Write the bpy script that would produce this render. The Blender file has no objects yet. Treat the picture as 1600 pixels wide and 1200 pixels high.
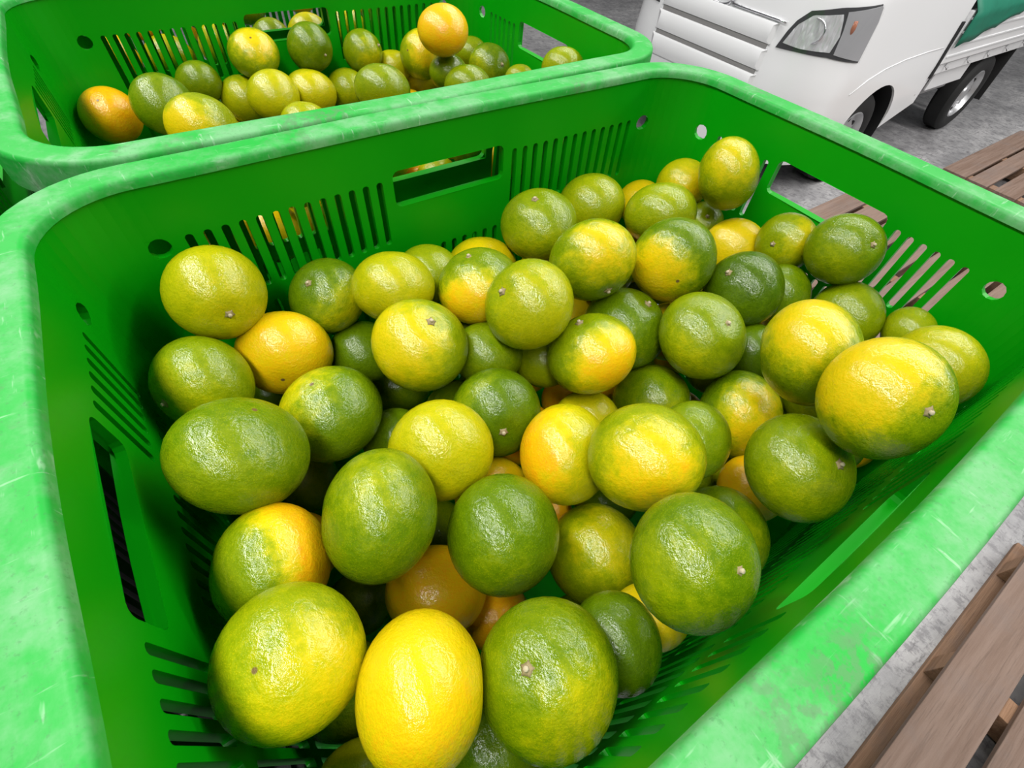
import bpy, bmesh, math, random
from mathutils import Vector, Matrix, Quaternion
random.seed(7)
scene = bpy.context.scene
COL = scene.collection

# ------------------------------------------------------------------ camera
CAM = Vector((0.068264,0.023997,1.553009))
cam_data = bpy.data.cameras.new('camera')
cam = bpy.data.objects.new('camera', cam_data)
COL.objects.link(cam)
cx, cy, cz = (0.821649,-0.565973,0.067583), (0.404289,0.662255,0.630848), (-0.401800,-0.491013,0.772957)
m = Matrix(((cx[0], cy[0], cz[0], CAM.x), (cx[1], cy[1], cz[1], CAM.y), (cx[2], cy[2], cz[2], CAM.z), (0, 0, 0, 1)))
cam.matrix_world = m
cam_data.sensor_width = 36.0
cam_data.lens = 17.1366
cam_data.clip_start = 0.01
cam_data.clip_end = 200
scene.camera = cam

# ------------------------------------------------------------------ world, lamps, exposure
world = bpy.data.worlds.new('overcast_daylight')
scene.world = world
world.use_nodes = True
bg = world.node_tree.nodes['Background']
bg.inputs['Color'].default_value = (0.93, 0.97, 1.0, 1)
bg.inputs['Strength'].default_value = 0.11

def area(name, loc, target, sx, sy, power, color=(1, 1, 1), spin=0.0):
    d = bpy.data.lights.new(name, 'AREA')
    d.shape = 'RECTANGLE'; d.size = sx; d.size_y = sy; d.energy = power; d.color = color
    o = bpy.data.objects.new(name, d); COL.objects.link(o)
    o.location = loc
    q = (Vector(target) - Vector(loc)).to_track_quat('-Z', 'Y')
    o.rotation_euler = (q @ Quaternion((0, 0, 1), spin)).to_euler()
    return o
# two rows of ceiling tubes along the shed, plus an added truck fill
area('tube_or_fill_lamp', (-0.85, 0.9, 3.95), (-0.85, 0.9, 0), 0.42, 6.0, 168, (1.0, 0.985, 0.96))
area('tube_or_fill_lamp', (2.6, 0.9, 3.95), (2.6, 0.9, 0), 0.42, 6.0, 125, (1.0, 0.985, 0.96))
area('tube_or_fill_lamp', (5.2, -0.9, 3.95), (5.0, 0.6, 0), 0.42, 6.0, 190, (1.0, 0.985, 0.96))  # added strip to brighten the truck, not a known tube row

vs = scene.view_settings
vs.view_transform = 'Standard'; vs.look = 'None'; vs.gamma = 1.0; vs.use_curve_mapping = False
vs.exposure = 0.32

# ------------------------------------------------------------------ helpers
Z0 = 1.41            # height of the crate rims above the floor
L, W = 0.48, 0.3367     # inside of a crate's rim

class MB:
    def __init__(self):
        self.v = []; self.f = []
    def add(self, verts, faces):
        b = len(self.v)
        self.v += [tuple(p) for p in verts]
        self.f += [tuple(i + b for i in f) for f in faces]
        return self
    def box(self, x0, x1, y0, y1, z0, z1, ch=0.0):
        if ch <= 0:
            v = [(x, y, z) for z in (z0, z1) for y in (y0, y1) for x in (x0, x1)]
            return self.add(v, [(0, 2, 3, 1), (4, 5, 7, 6), (0, 1, 5, 4), (2, 6, 7, 3), (0, 4, 6, 2), (1, 3, 7, 5)])
        bm = bmesh.new()
        bmesh.ops.create_cube(bm, size=1.0)
        for v in bm.verts:
            v.co = Vector(((x0 + x1) / 2 + v.co.x * (x1 - x0), (y0 + y1) / 2 + v.co.y * (y1 - y0), (z0 + z1) / 2 + v.co.z * (z1 - z0)))
        bmesh.ops.bevel(bm, geom=bm.edges[:], offset=ch, segments=2, affect='EDGES', profile=0.5)
        bm.verts.index_update()
        self.add([v.co[:] for v in bm.verts], [[v.index for v in f.verts] for f in bm.faces])
        bm.free(); return self
    def lathe(self, prof, axis='Y', center=(0, 0, 0), n=32, closed=False):
        vs_, fs = [], []
        for k in range(n):
            a = 2 * math.pi * k / n
            for (r, h) in prof:
                c, s = r * math.cos(a), r * math.sin(a)
                p = (c, h, s) if axis == 'Y' else ((c, s, h) if axis == 'Z' else (h, c, s))
                vs_.append((p[0] + center[0], p[1] + center[1], p[2] + center[2]))
        m_ = len(prof)
        for k in range(n):
            k2 = (k + 1) % n
            for j in range(m_ if closed else m_ - 1):
                j2 = (j + 1) % m_
                fs.append((k * m_ + j, k2 * m_ + j, k2 * m_ + j2, k * m_ + j2))
        return self.add(vs_, fs)
    def tube(self, pts, r, n=8):
        pts = [Vector(p) for p in pts]; vs_, fs = [], []
        for i, p in enumerate(pts):
            t = (pts[min(i + 1, len(pts) - 1)] - pts[max(i - 1, 0)]).normalized()
            a = t.orthogonal().normalized(); b = t.cross(a)
            for k in range(n):
                q = 2 * math.pi * k / n
                vs_.append(p + a * r * math.cos(q) + b * r * math.sin(q))
        for i in range(len(pts) - 1):
            for k in range(n):
                k2 = (k + 1) % n
                fs.append((i * n + k, i * n + k2, (i + 1) * n + k2, (i + 1) * n + k))
        fs.append(tuple(range(n - 1, -1, -1))); fs.append(tuple((len(pts) - 1) * n + k for k in range(n)))
        return self.add(vs_, fs)
    def mesh(self, name, mat, smooth=False, angle=None, merge=0.0):
        me = bpy.data.meshes.new(name)
        me.from_pydata(self.v, [], self.f)
        bm = bmesh.new(); bm.from_mesh(me)
        if merge: bmesh.ops.remove_doubles(bm, verts=bm.verts, dist=merge)
        bmesh.ops.recalc_face_normals(bm, faces=bm.faces)
        bm.to_mesh(me); bm.free()
        if mat: me.materials.append(mat)
        if smooth:
            for p in me.polygons: p.use_smooth = True
            if angle is not None:
                try: me.set_sharp_from_angle(angle=math.radians(angle))
                except Exception: pass
        return me
    def build(self, name, mat, parent=None, **k):
        return link(name, self.mesh(name, mat, **k), parent)

def link(name, me, parent=None, loc=None):
    o = bpy.data.objects.new(name, me); COL.objects.link(o)
    if parent: o.parent = parent
    if loc: o.location = loc
    return o
def empty(name, loc, label=None, cat=None, group=None, rz=0.0):
    o = bpy.data.objects.new(name, None); COL.objects.link(o)
    o.empty_display_size = 0.05; o.location = loc; o.rotation_euler = (0, 0, rz)
    if label: o['label'] = label
    if cat: o['category'] = cat
    if group: o['group'] = group
    return o

# ------------------------------------------------------------------ materials
class NT:
    def __init__(self, name):
        self.mat = bpy.data.materials.new(name); self.mat.use_nodes = True
        self.t = self.mat.node_tree; self.n = self.t.nodes
        self.p = self.n['Principled BSDF']; self.out = self.n['Material Output']
    def node(self, typ, ins=None, **props):
        x = self.n.new(typ)
        for k, v in props.items(): setattr(x, k, v)
        for k, v in (ins or {}).items(): self.set(x, k, v)
        return x
    def set(self, x, k, v):
        s = x.inputs[k]
        if isinstance(v, bpy.types.NodeSocket): self.t.links.new(v, s)
        else: s.default_value = v
    def P(self, **k):
        for a, v in k.items(): self.set(self.p, a.replace('_', ' '), v)
    def math(self, op, a, b=0.0, c=None, clamp=False):
        x = self.node('ShaderNodeMath', operation=op, use_clamp=clamp)
        self.set(x, 0, a); self.set(x, 1, b)
        if c is not None: self.set(x, 2, c)
        return x.outputs[0]
    def mix(self, f, a, b):
        x = self.node('ShaderNodeMix', data_type='RGBA')
        self.set(x, 0, f)
        for i, v in ((6, a), (7, b)):
            self.set(x, i, v if isinstance(v, bpy.types.NodeSocket) else (v[0], v[1], v[2], 1))
        return x.outputs[2]
    def noise(self, vec, scale, detail=3, rough=0.55):
        return self.node('ShaderNodeTexNoise', {'Vector': vec, 'Scale': scale, 'Detail': detail, 'Roughness': rough}).outputs['Fac']
    def ramp(self, f, stops):
        x = self.node('ShaderNodeValToRGB'); self.set(x, 0, f)
        e = x.color_ramp.elements
        while len(e) < len(stops): e.new(0.5)
        for i, (p, c) in enumerate(stops):
            e[i].position = p; e[i].color = (c[0], c[1], c[2], 1)
        return x.outputs[0]
    def maprange(self, v, a, b, c=0.0, d=1.0, smooth=True):
        x = self.node('ShaderNodeMapRange', interpolation_type='SMOOTHSTEP' if smooth else 'LINEAR')
        self.set(x, 0, v); self.set(x, 1, a); self.set(x, 2, b); self.set(x, 3, c); self.set(x, 4, d)
        return x.outputs[0]
    def bump(self, h, strength, dist):
        x = self.node('ShaderNodeBump', {'Strength': strength, 'Distance': dist, 'Height': h})
        self.set(self.p, 'Normal', x.outputs[0])
    def obj(self): return self.node('ShaderNodeTexCoord').outputs['Object']
    def scaled(self, vec, s):
        return self.node('ShaderNodeMapping', {'Vector': vec, 'Scale': s}).outputs[0]

def flat(name, col, rough=0.5, metal=0.0, **k):
    n = NT(name); n.P(Base_Color=(*col, 1), Roughness=rough, Metallic=metal)
    for a, v in k.items(): n.set(n.p, a.replace('_', ' '), v)
    return n.mat

def mat_fruit():
    n = NT('citrus_rind')
    at = lambda nm: n.node('ShaderNodeAttribute', attribute_type='OBJECT', attribute_name=nm)
    co = n.obj()
    rnd = n.node('ShaderNodeObjectInfo').outputs['Random']
    shift = n.node('ShaderNodeVectorMath', operation='ADD')
    n.set(shift, 0, co)
    cmb = n.node('ShaderNodeCombineXYZ', {'X': n.math('MULTIPLY', rnd, 37.0), 'Y': n.math('MULTIPLY', rnd, 91.0), 'Z': n.math('MULTIPLY', rnd, 13.0)})
    n.set(shift, 1, cmb.outputs[0]); v = shift.outputs[0]
    dt = n.node('ShaderNodeVectorMath', operation='DOT_PRODUCT')
    n.set(dt, 0, co); n.set(dt, 1, at('patch').outputs['Vector'])
    n1 = n.noise(v, 1.7, 3); n2 = n.noise(v, 5.0, 4, 0.6); n3 = n.noise(v, 16.0, 2)
    d = n.math('ADD', dt.outputs['Value'], n.math('MULTIPLY', n.math('SUBTRACT', n1, 0.5), 0.75))
    d = n.math('ADD', d, n.math('MULTIPLY', n.math('SUBTRACT', n2, 0.5), 0.45))
    th = at('th').outputs['Fac']
    f = n.maprange(n.math('SUBTRACT', d, th), -0.38, 0.42)
    va, vb = at('va').outputs['Fac'], at('vb').outputs['Fac']
    val = n.math('ADD', va, n.math('MULTIPLY', n.math('SUBTRACT', vb, va), f))
    val = n.math('ADD', val, n.math('MULTIPLY', n.math('SUBTRACT', n2, 0.5), 0.20))
    val = n.math('ADD', val, n.math('MULTIPLY', n.math('SUBTRACT', n3, 0.5), 0.08))
    vor = n.node('ShaderNodeTexVoronoi', {'Vector': v, 'Scale': 34.0}, feature='F1').outputs['Distance']
    pore = n.maprange(vor, 0.10, 0.40, 1.0, 0.0)
    val = n.math('ADD', val, n.math('MULTIPLY', n.math('SUBTRACT', pore, 0.4), 0.12), clamp=True)
    col = n.ramp(val, [(0.0, (0.040, 0.085, 0.001)), (0.2, (0.100, 0.175, 0.001)), (0.4, (0.240, 0.295, 0.0015)), (0.58, (0.450, 0.415, 0.002)),
                       (0.76, (0.690, 0.490, 0.003)), (0.90, (0.790, 0.405, 0.003)), (1.0, (0.800, 0.280, 0.002))])
    # brown rind specks, and the blossom-end dot at the lower pole
    sp = n.noise(v, 9.0, 5, 0.75)
    col = n.mix(n.maprange(sp, 0.70, 0.77, 0.0, 0.75), col, (0.10, 0.065, 0.01))
    pol = n.node('ShaderNodeVectorMath', operation='DISTANCE'); n.set(pol, 0, co); n.set(pol, 1, (0, 0, -0.97))
    dot = n.math('MULTIPLY', n.maprange(pol.outputs['Value'], 0.030, 0.055, 1.0, 0.0), at('scar').outputs['Fac'])
    col = n.mix(dot, col, (0.16, 0.10, 0.03))
    n.P(Base_Color=col, Roughness=n.math('ADD', 0.15, n.math('MULTIPLY', n2, 0.14)), Specular_IOR_Level=0.5)
    h = n.math('ADD', n.math('MULTIPLY', pore, -0.22), n.math('MULTIPLY', n2, 0.22))
    n.bump(n.math('ADD', h, n.math('MULTIPLY', n3, 0.22)), 0.14, 0.04)
    return n.mat

def mat_plastic(name, worn):
    n = NT(name); co = n.obj()
    n1 = n.noise(co, 9.0, 4); n2 = n.noise(co, 60.0, 5, 0.65)
    g = n.mix(n1, (0.0010, 0.30, 0.002), (0.002, 0.39, 0.004))
    rough = 0.36
    if worn:
        a = n.noise(n.scaled(co, (1, 1, 1)), 14.0, 6, 0.7)
        sc = n.noise(n.scaled(co, (30, 260, 60)), 1.0, 3, 0.7)
        sc2 = n.noise(n.scaled(co, (240, 40, 60)), 1.0, 3, 0.7)
        scr = n.math('MAXIMUM', n.maprange(sc, 0.62, 0.72), n.maprange(sc2, 0.62, 0.72))
        wear = n.maprange(n.math('ADD', n.math('MULTIPLY', a, 0.75), n.math('MULTIPLY', n2, 0.35)), 0.47, 0.70)
        g = n.mix(0.6, g, (0.022, 0.45, 0.07))
        g = n.mix(n.math('MULTIPLY', wear, 0.55), g, (0.30, 0.50, 0.32))
        g = n.mix(n.math('MULTIPLY', scr, 0.35), g, (0.55, 0.75, 0.56))
        dirt = n.maprange(n.noise(co, 33.0, 6, 0.75), 0.60, 0.72)
        g = n.mix(n.math('MULTIPLY', dirt, 0.6), g, (0.10, 0.17, 0.09))
        g = n.mix(n.math('MULTIPLY', n.maprange(n.noise(co, 420.0, 3, 0.7), 0.56, 0.70), 0.35), g, (0.05, 0.16, 0.06))
        grime = n.math('MULTIPLY', n.maprange(n.noise(co, 10.0, 5, 0.65), 0.54, 0.66), n.maprange(n.noise(co, 170.0, 4, 0.7), 0.44, 0.56))
        g = n.mix(n.math('MULTIPLY', grime, 0.55), g, (0.13, 0.21, 0.12))
        rough = n.math('ADD', 0.42, n.math('MULTIPLY', n2, 0.2))
        n.bump(n2, 0.12, 0.002)
    else:
        dirt = n.maprange(n.noise(co, 22.0, 6, 0.75), 0.64, 0.78)
        g = n.mix(n.math('MULTIPLY', dirt, 0.25), g, (0.02, 0.20, 0.02))
        n.bump(n.noise(co, 25.0, 3), 0.06, 0.003)
    n.P(Base_Color=g, Roughness=rough, Specular_IOR_Level=0.4 if worn else 0.28)
    tr = n.node('ShaderNodeBsdfTranslucent', {'Color': (0.02, 0.62, 0.01, 1)})
    mx = n.node('ShaderNodeMixShader', {0: 0.14})
    n.t.links.new(n.p.outputs[0], mx.inputs[1]); n.t.links.new(tr.outputs[0], mx.inputs[2])
    n.t.links.new(mx.outputs[0], n.out.inputs[0])
    return n.mat

def mat_wood(name, a, b):
    n = NT(name); co = n.obj()
    rnd = n.node('ShaderNodeObjectInfo').outputs['Random']
    sh = n.node('ShaderNodeVectorMath', operation='ADD'); n.set(sh, 0, co)
    n.set(sh, 1, n.node('ShaderNodeCombineXYZ', {'X': n.math('MULTIPLY', rnd, 50.0), 'Y': n.math('MULTIPLY', rnd, 17.0)}).outputs[0])
    g1 = n.noise(n.scaled(sh.outputs[0], (2.0, 38, 38)), 1.0, 6, 0.65)
    g2 = n.noise(n.scaled(sh.outputs[0], (6.0, 160, 160)), 1.0, 4, 0.7)
    st = n.noise(sh.outputs[0], 5.0, 5, 0.65)
    c = n.mix(n.maprange(g1, 0.3, 0.7), a, b)
    c = n.mix(n.math('MULTIPLY', n.maprange(g2, 0.52, 0.7), 0.5), c, tuple(x * 0.45 for x in a))
    c = n.mix(n.math('MULTIPLY', n.maprange(st, 0.5, 0.7), 0.45), c, (0.16, 0.13, 0.12))
    c = n.mix(n.math('MULTIPLY', rnd, 0.25), c, (0.28, 0.20, 0.16))
    n.P(Base_Color=c, Roughness=0.8, Specular_IOR_Level=0.25)
    n.bump(n.math('ADD', g1, g2), 0.5, 0.004)
    return n.mat

def mat_floor():
    n = NT('concrete_floor'); co = n.obj()
    a = n.noise(co, 0.9, 6, 0.65); b = n.noise(co, 7.0, 6, 0.7); c_ = n.noise(n.scaled(co, (16, 60, 20)), 1.0, 5, 0.7)
    f = n.math('ADD', n.math('MULTIPLY', a, 0.55), n.math('MULTIPLY', b, 0.45))
    col = n.ramp(f, [(0.34, (0.13, 0.125, 0.13)), (0.48, (0.27, 0.265, 0.27)), (0.64, (0.46, 0.45, 0.45))])
    st = n.maprange(n.math('ADD', n.math('MULTIPLY', c_, 0.6), n.math('MULTIPLY', b, 0.4)), 0.53, 0.66)
    col = n.mix(n.math('MULTIPLY', st, 0.8), col, (0.075, 0.07, 0.075))
    fs_ = n.maprange(n.noise(n.scaled(co, (30, 18, 20)), 1.0, 6, 0.75), 0.48, 0.62)
    col = n.mix(n.math('MULTIPLY', fs_, 0.55), col, (0.10, 0.095, 0.105))
    n.P(Base_Color=col, Roughness=n.maprange(b, 0.3, 0.7, 0.35, 0.65), Specular_IOR_Level=0.5)
    n.bump(n.math('ADD', b, c_), 0.25, 0.006)
    return n.mat

M_FRUIT = mat_fruit()
M_CALYX = flat('dry_calyx', (0.27, 0.21, 0.10), 0.7)
M_STUB = flat('stem_stub', (0.45, 0.38, 0.25), 0.7)
M_PLASTIC = mat_plastic('green_crate_plastic', False)
M_SHADE_PLASTIC = flat('shade_black_plastic', (0.012, 0.013, 0.012), 0.5)  # black for the added left stack, standing in for shade
M_RIM = mat_plastic('scuffed_green_rim_plastic', True)
M_SLAT = mat_wood('weathered_pallet_wood', (0.150, 0.095, 0.070), (0.225, 0.158, 0.126))
M_BEAM = mat_wood('rust_brown_pallet_wood', (0.20, 0.105, 0.055), (0.34, 0.20, 0.12))
M_FLOOR = mat_floor()
M_WHITE = flat('white_car_paint', (0.87, 0.87, 0.88), 0.30, 0.0, Coat_Weight=0.6, Coat_Roughness=0.08)
M_GREY = flat('grey_seam_and_shade', (0.30, 0.29, 0.285), 0.5)
M_BLACK = flat('black_trim', (0.012, 0.012, 0.013), 0.5)
M_RUBBER = flat('tyre_rubber', (0.012, 0.012, 0.012), 0.75)
M_STEEL = flat('silver_wheel_steel', (0.62, 0.62, 0.63), 0.32, 0.7)
M_CHROME = flat('chrome', (0.75, 0.75, 0.77), 0.12, 1.0)
M_DARKGLASS = flat('dark_window_glass', (0.01, 0.012, 0.014), 0.05)
M_AMBER = flat('amber_bulb', (0.42, 0.16, 0.09), 0.25)
M_SIGNAL = flat('satin_lamp_silver', (0.50, 0.50, 0.52), 0.25, 0.3)
M_LAMPGREY = flat('smoked_lamp_housing', (0.05, 0.05, 0.053), 0.3)
M_FRAME = flat('grey_chassis_steel', (0.42, 0.42, 0.43), 0.45, 0.3)
def mat_tarp():
    n = NT('green_tarpaulin'); co = n.obj()
    a = n.noise(co, 6.0, 4)
    n.P(Base_Color=n.mix(a, (0.004, 0.13, 0.075), (0.01, 0.19, 0.115)), Roughness=0.55)
    n.bump(n.noise(co, 3.0, 3), 0.5, 0.05)
    return n.mat
M_TARP = mat_tarp()
def mat_reflector():
    n = NT('faceted_headlamp_reflector'); co = n.obj()
    w = n.noise(n.scaled(co, (30, 30, 9)), 1.0, 2)
    n.P(Base_Color=(0.82, 0.82, 0.84, 1), Metallic=0.35, Roughness=0.18)
    n.bump(w, 0.9, 0.03)
    return n.mat
M_REFLECT = mat_reflector()
def mat_lens():
    n = NT('clear_lamp_lens')
    gl = n.node('ShaderNodeBsdfGlossy', {'Roughness': 0.04}); tr = n.node('ShaderNodeBsdfTransparent')
    lw = n.node('ShaderNodeLayerWeight', {'Blend': 0.25})
    fr = n.math('ADD', n.math('MULTIPLY', n.math('POWER', lw.outputs['Facing'], 3.0), 0.5), 0.05)
    mx = n.node('ShaderNodeMixShader'); n.t.links.new(fr, mx.inputs[0])
    n.t.links.new(tr.outputs[0], mx.inputs[1]); n.t.links.new(gl.outputs[0], mx.inputs[2]); n.t.links.new(mx.outputs[0], n.out.inputs[0])
    return n.mat
M_LENS = mat_lens()

# ------------------------------------------------------------------ floor
b = MB(); b.box(-14, 26, -14, 26, -0.2, 0.0)
fl = b.build('floor', M_FLOOR); fl['kind'] = 'structure'; fl['label'] = 'grey stained concrete floor'

# ------------------------------------------------------------------ crates
RC = 0.046; BOW = 0.003; TH = 0.0045; HC = 0.315
SIDES = [((0, 0), (1, 0), (0, -1), L), ((L, 0), (0, 1), (1, 0), W), ((L, W), (-1, 0), (0, 1), L), ((0, W), (0, -1), (-1, 0), W)]
def inset(z): return 0.0010 + 0.032 * (-z)
def side_pt(side, a, z, off, ins=None):
    """a: distance along the side from its corner, off: outward from the inner face"""
    (ox, oy), t, n, ln = SIDES[side]
    i = inset(z) if ins is None else ins
    r = RC
    if a < r:
        ph = (a - r) / r
        aa, oo = i + r + (r + off) * math.sin(ph), -i - r + (r + off) * math.cos(ph)
    elif a > ln - r:
        ph = (a - ln + r) / r
        aa, oo = ln - i - r + (r + off) * math.sin(ph), -i - r + (r + off) * math.cos(ph)
    else:
        f = (a - r) / (ln - 2 * r)
        aa = i + r + f * (ln - 2 * i - 2 * r)
        oo = -i + off + BOW * math.sin(math.pi * f) ** 2
    return (ox + t[0] * aa + n[0] * oo, oy + t[1] * aa + n[1] * oo, z)
QC = RC - RC * math.pi / 4      # the corner's middle (45 degrees)

def wall_mesh(side):
    ln = SIDES[side][3]
    mid = ln / 2 + (0.0035 if side == 0 else (-0.0035 if side == 2 else 0))
    hw = 0.048
    holes = [(mid - hw, mid + hw, -0.060, -0.033, 0.005)]
    nsl, pitch, first = (13, 0.0104, 0.0585) if ln > 0.4 else (6, 0.0098, 0.0585)
    for k in range(nsl):
        for s in (-1, 1):
            c = mid + s * (first + k * pitch)
            for (z0, z1) in ((-0.088, -0.038), (-0.185, -0.101), (-0.285, -0.198)):
                holes.append((c - 0.0024, c + 0.0024, z0, z1, 0.0022))
    for s in (-1, 1):
        c = mid + s * (ln / 2 - 0.040)
        holes.append((c - 0.0062, c + 0.0062, -0.0485, -0.0361, 0.0062))
    # lower rows under the handle
    for k in range(9):
        c = mid - 0.0416 + k * 0.0104
        for (z0, z1) in ((-0.185, -0.101), (-0.285, -0.198)):
            holes.append((c - 0.0024, c + 0.0024, z0, z1, 0.0022))
    us = {QC, ln - QC}
    for k in range(1, 6):
        us.add(QC + (RC - QC) * k / 5); us.add(ln - QC - (RC - QC) * k / 5)
    for h in holes: us.update((h[0], h[1]))
    us = sorted(us)
    zs = sorted({-0.0050, -0.020, -HC + 0.008} | {h[2] for h in holes} | {h[3] for h in holes})
    mb = MB()
    def quad2(pts):
        i_ = [side_pt(side, a, z, 0.0) for a, z in pts]; o_ = [side_pt(side, a, z, TH) for a, z in pts]
        n_ = len(pts)
        mb.add(i_, [tuple(range(n_))]); mb.add(o_, [tuple(reversed(range(n_)))])
    def edge(p, q):
        mb.add([side_pt(side, *p, 0.0), side_pt(side, *q, 0.0), side_pt(side, *q, TH), side_pt(side, *p, TH)], [(0, 1, 2, 3)])
    for iu in range(len(us) - 1):
        for iz in range(len(zs) - 1):
            uc, zc = (us[iu] + us[iu + 1]) / 2, (zs[iz] + zs[iz + 1]) / 2
            if us[iu + 1] - us[iu] < 1e-6: continue
            if any(h[0] < uc < h[1] and h[2] < zc < h[3] for h in holes): continue
            quad2([(us[iu], zs[iz]), (us[iu + 1], zs[iz]), (us[iu + 1], zs[iz + 1]), (us[iu], zs[iz + 1])])
    for (u0, u1, z0, z1, r) in holes:
        loop = []
        for (cu, cz_, a0, ku, kz) in ((u1 - r, z1 - r, 0, u1, z1), (u0 + r, z1 - r, 90, u0, z1), (u0 + r, z0 + r, 180, u0, z0), (u1 - r, z0 + r, 270, u1, z0)):
            arc = [(cu + r * math.cos(math.radians(a0 + d)), cz_ + r * math.sin(math.radians(a0 + d))) for d in (0, 30, 60, 90)]
            for p, q in zip(arc, arc[1:]): quad2([(ku, kz), p, q])
            loop += arc
        for p, q in zip(loop, loop[1:] + loop[:1]):
            if abs(p[0] - q[0]) + abs(p[1] - q[1]) > 1e-6: edge(p, q)
    for p, q in zip(us, us[1:]):
        edge((p, -HC + 0.008), (q, -HC + 0.008))
    me = mb.mesh('crate_wall', M_PLASTIC, smooth=False)
    return me, mid, hw

def handle_frame_mesh(side, mid, hw):
    mb = MB(); d0, d1 = TH - 0.001, 0.0065; t = 0.003
    def bar(a0, a1, z0, z1):
        n_ = 8 if a1 - a0 > 0.02 else 1
        ring = []
        for k in range(n_ + 1):
            a = a0 + (a1 - a0) * k / n_
            ring.append([side_pt(side, a, z, o) for (o, z) in ((d0, z0), (d1, z0), (d1, z1), (d0, z1))])
        vs_ = [p for r_ in ring for p in r_]
        fs = [(0, 1, 2, 3), tuple(n_ * 4 + j for j in (3, 2, 1, 0))]
        for k in range(n_):
            for j in range(4):
                fs.append((k * 4 + j, k * 4 + (j + 1) % 4, (k + 1) * 4 + (j + 1) % 4, (k + 1) * 4 + j))
        mb.add(vs_, fs)
    bar(mid - hw - t, mid + hw + t, -0.060 - t, -0.060); bar(mid - hw - t, mid + hw + t, -0.033, -0.033 + t)
    bar(mid - hw - t, mid - hw, -0.060, -0.033); bar(mid + hw, mid + hw + t, -0.060, -0.033)
    return mb.mesh('handle_frame', M_PLASTIC)

def rim_mesh():
    prof = [(-0.0022, -0.0060), (-0.0021, -0.0042), (-0.0018, -0.0022), (-0.0012, -0.0010), (-0.0003, -0.0003), (0.0008, 0.0), (0.0014, 0.0), (0.0146, 0.0), (0.0152, -0.0001), (0.0164, -0.0008), (0.0170, -0.0022), (0.0171, -0.003),
            (0.0171, -0.021), (0.0145, -0.021), (0.0143, -0.006), (0.012, -0.0035), (0.0035, -0.0035), (0.0026, -0.0045), (0.0020, -0.0058)]
    mb = MB(); rings = []
    for s in range(4):
        ln = SIDES[s][3]
        aa = [QC * 0 + (RC - RC * math.pi / 4) + (RC * math.pi / 4) * k / 6 for k in range(6)] + [RC + (ln - 2 * RC) * k / 14 for k in range(15)] + [ln - RC + (RC * math.pi / 4) * k / 6 for k in range(1, 6)]
        for a in aa: rings.append([side_pt(s, a, z, max(o, 0.0), ins=max(-o, 0.0)) for (o, z) in prof])
    n_, m_ = len(rings), len(prof)
    vs_ = [p for r_ in rings for p in r_]; fs = []
    for k in range(n_):
        k2 = (k + 1) % n_
        for j in range(m_):
            j2 = (j + 1) % m_
            fs.append((k * m_ + j, k2 * m_ + j, k2 * m_ + j2, k * m_ + j2))
    mb.add(vs_, fs)
    return mb.mesh('rim', M_RIM, smooth=True, angle=50)

def base_mesh():
    mb = MB()
    def ring(off, z):
        pts = []
        for s in range(4):
            ln = SIDES[s][3]
            for k in range(7):
                pts.append(side_pt(s, RC - RC * math.pi / 4 + RC * math.pi / 4 * k / 6, z, off))
            for k in range(1, 6): pts.append(side_pt(s, RC + (ln - 2 * RC) * k / 6, z, off))
            for k in range(7): pts.append(side_pt(s, ln - RC + RC * math.pi / 4 * k / 6, z, off))
        return pts
    a, c = ring(0.020, -HC), ring(0.020, -HC + 0.008)
    n_ = len(a)
    mb.add(a + c, [tuple(range(n_)), tuple(range(2 * n_ - 1, n_ - 1, -1))] + [(k, (k + 1) % n_, n_ + (k + 1) % n_, n_ + k) for k in range(n_)])
    return mb.mesh('base', M_PLASTIC, merge=1e-5)

crate_parts = []
for s in range(4):
    me, mid, hw = wall_mesh(s)
    crate_parts.append(('long_wall' if s in (0, 2) else 'short_wall', me, handle_frame_mesh(s, mid, hw)))
RIM, BASE = rim_mesh(), base_mesh()
def crate(x, y, z, label, group=None, dark=False):
    e = empty('harvest_crate', (x, y, z), label, 'crate', group)
    r = link('rim', RIM, e)
    if not dark: r['label'] = 'pale scuffed rim'
    for nm, me, hf in crate_parts:
        w_ = link(nm, me, e); link('handle_frame', hf, w_)
    link('base', BASE, e)
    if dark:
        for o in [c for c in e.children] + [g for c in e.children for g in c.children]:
            o.material_slots[0].link = 'OBJECT'; o.material_slots[0].material = M_SHADE_PLASTIC
    return e
CR = [(0.0, 0.0), (0.006, 0.3775), (0.010, 0.755), (-0.522, -0.004), (-0.518, 0.3765)]
crate(CR[0][0], CR[0][1], Z0, 'nearest green plastic crate heaped with green and yellow citrus')
crate(CR[1][0], CR[1][1], Z0, 'green plastic crate of citrus touching the far side of the nearest crate')
crate(CR[2][0], CR[2][1], Z0, 'third green crate seen through the far handle hole of the back crate')
crate(CR[3][0], CR[3][1], Z0, 'added dark crate shading the left handle hole of the nearest crate', dark=True)  # added unseen stack, black so the handle hole shows as shade
crate(CR[4][0], CR[4][1], Z0, 'added unseen empty green crate left of the back crate')  # added unseen stack, closes off the bright floor at the left corner
for i, (x, y) in enumerate(CR):
    for k in range(1, 4):
        if i == 3: crate(x, y, Z0 - HC * k, 'lower dark crate in the added stack left of the nearest crate', 'added dark crates', dark=True)
        else: crate(x, y, Z0 - HC * k, 'lower green crate in the stacks under the citrus crates', 'lower crates of the stacks')

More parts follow.
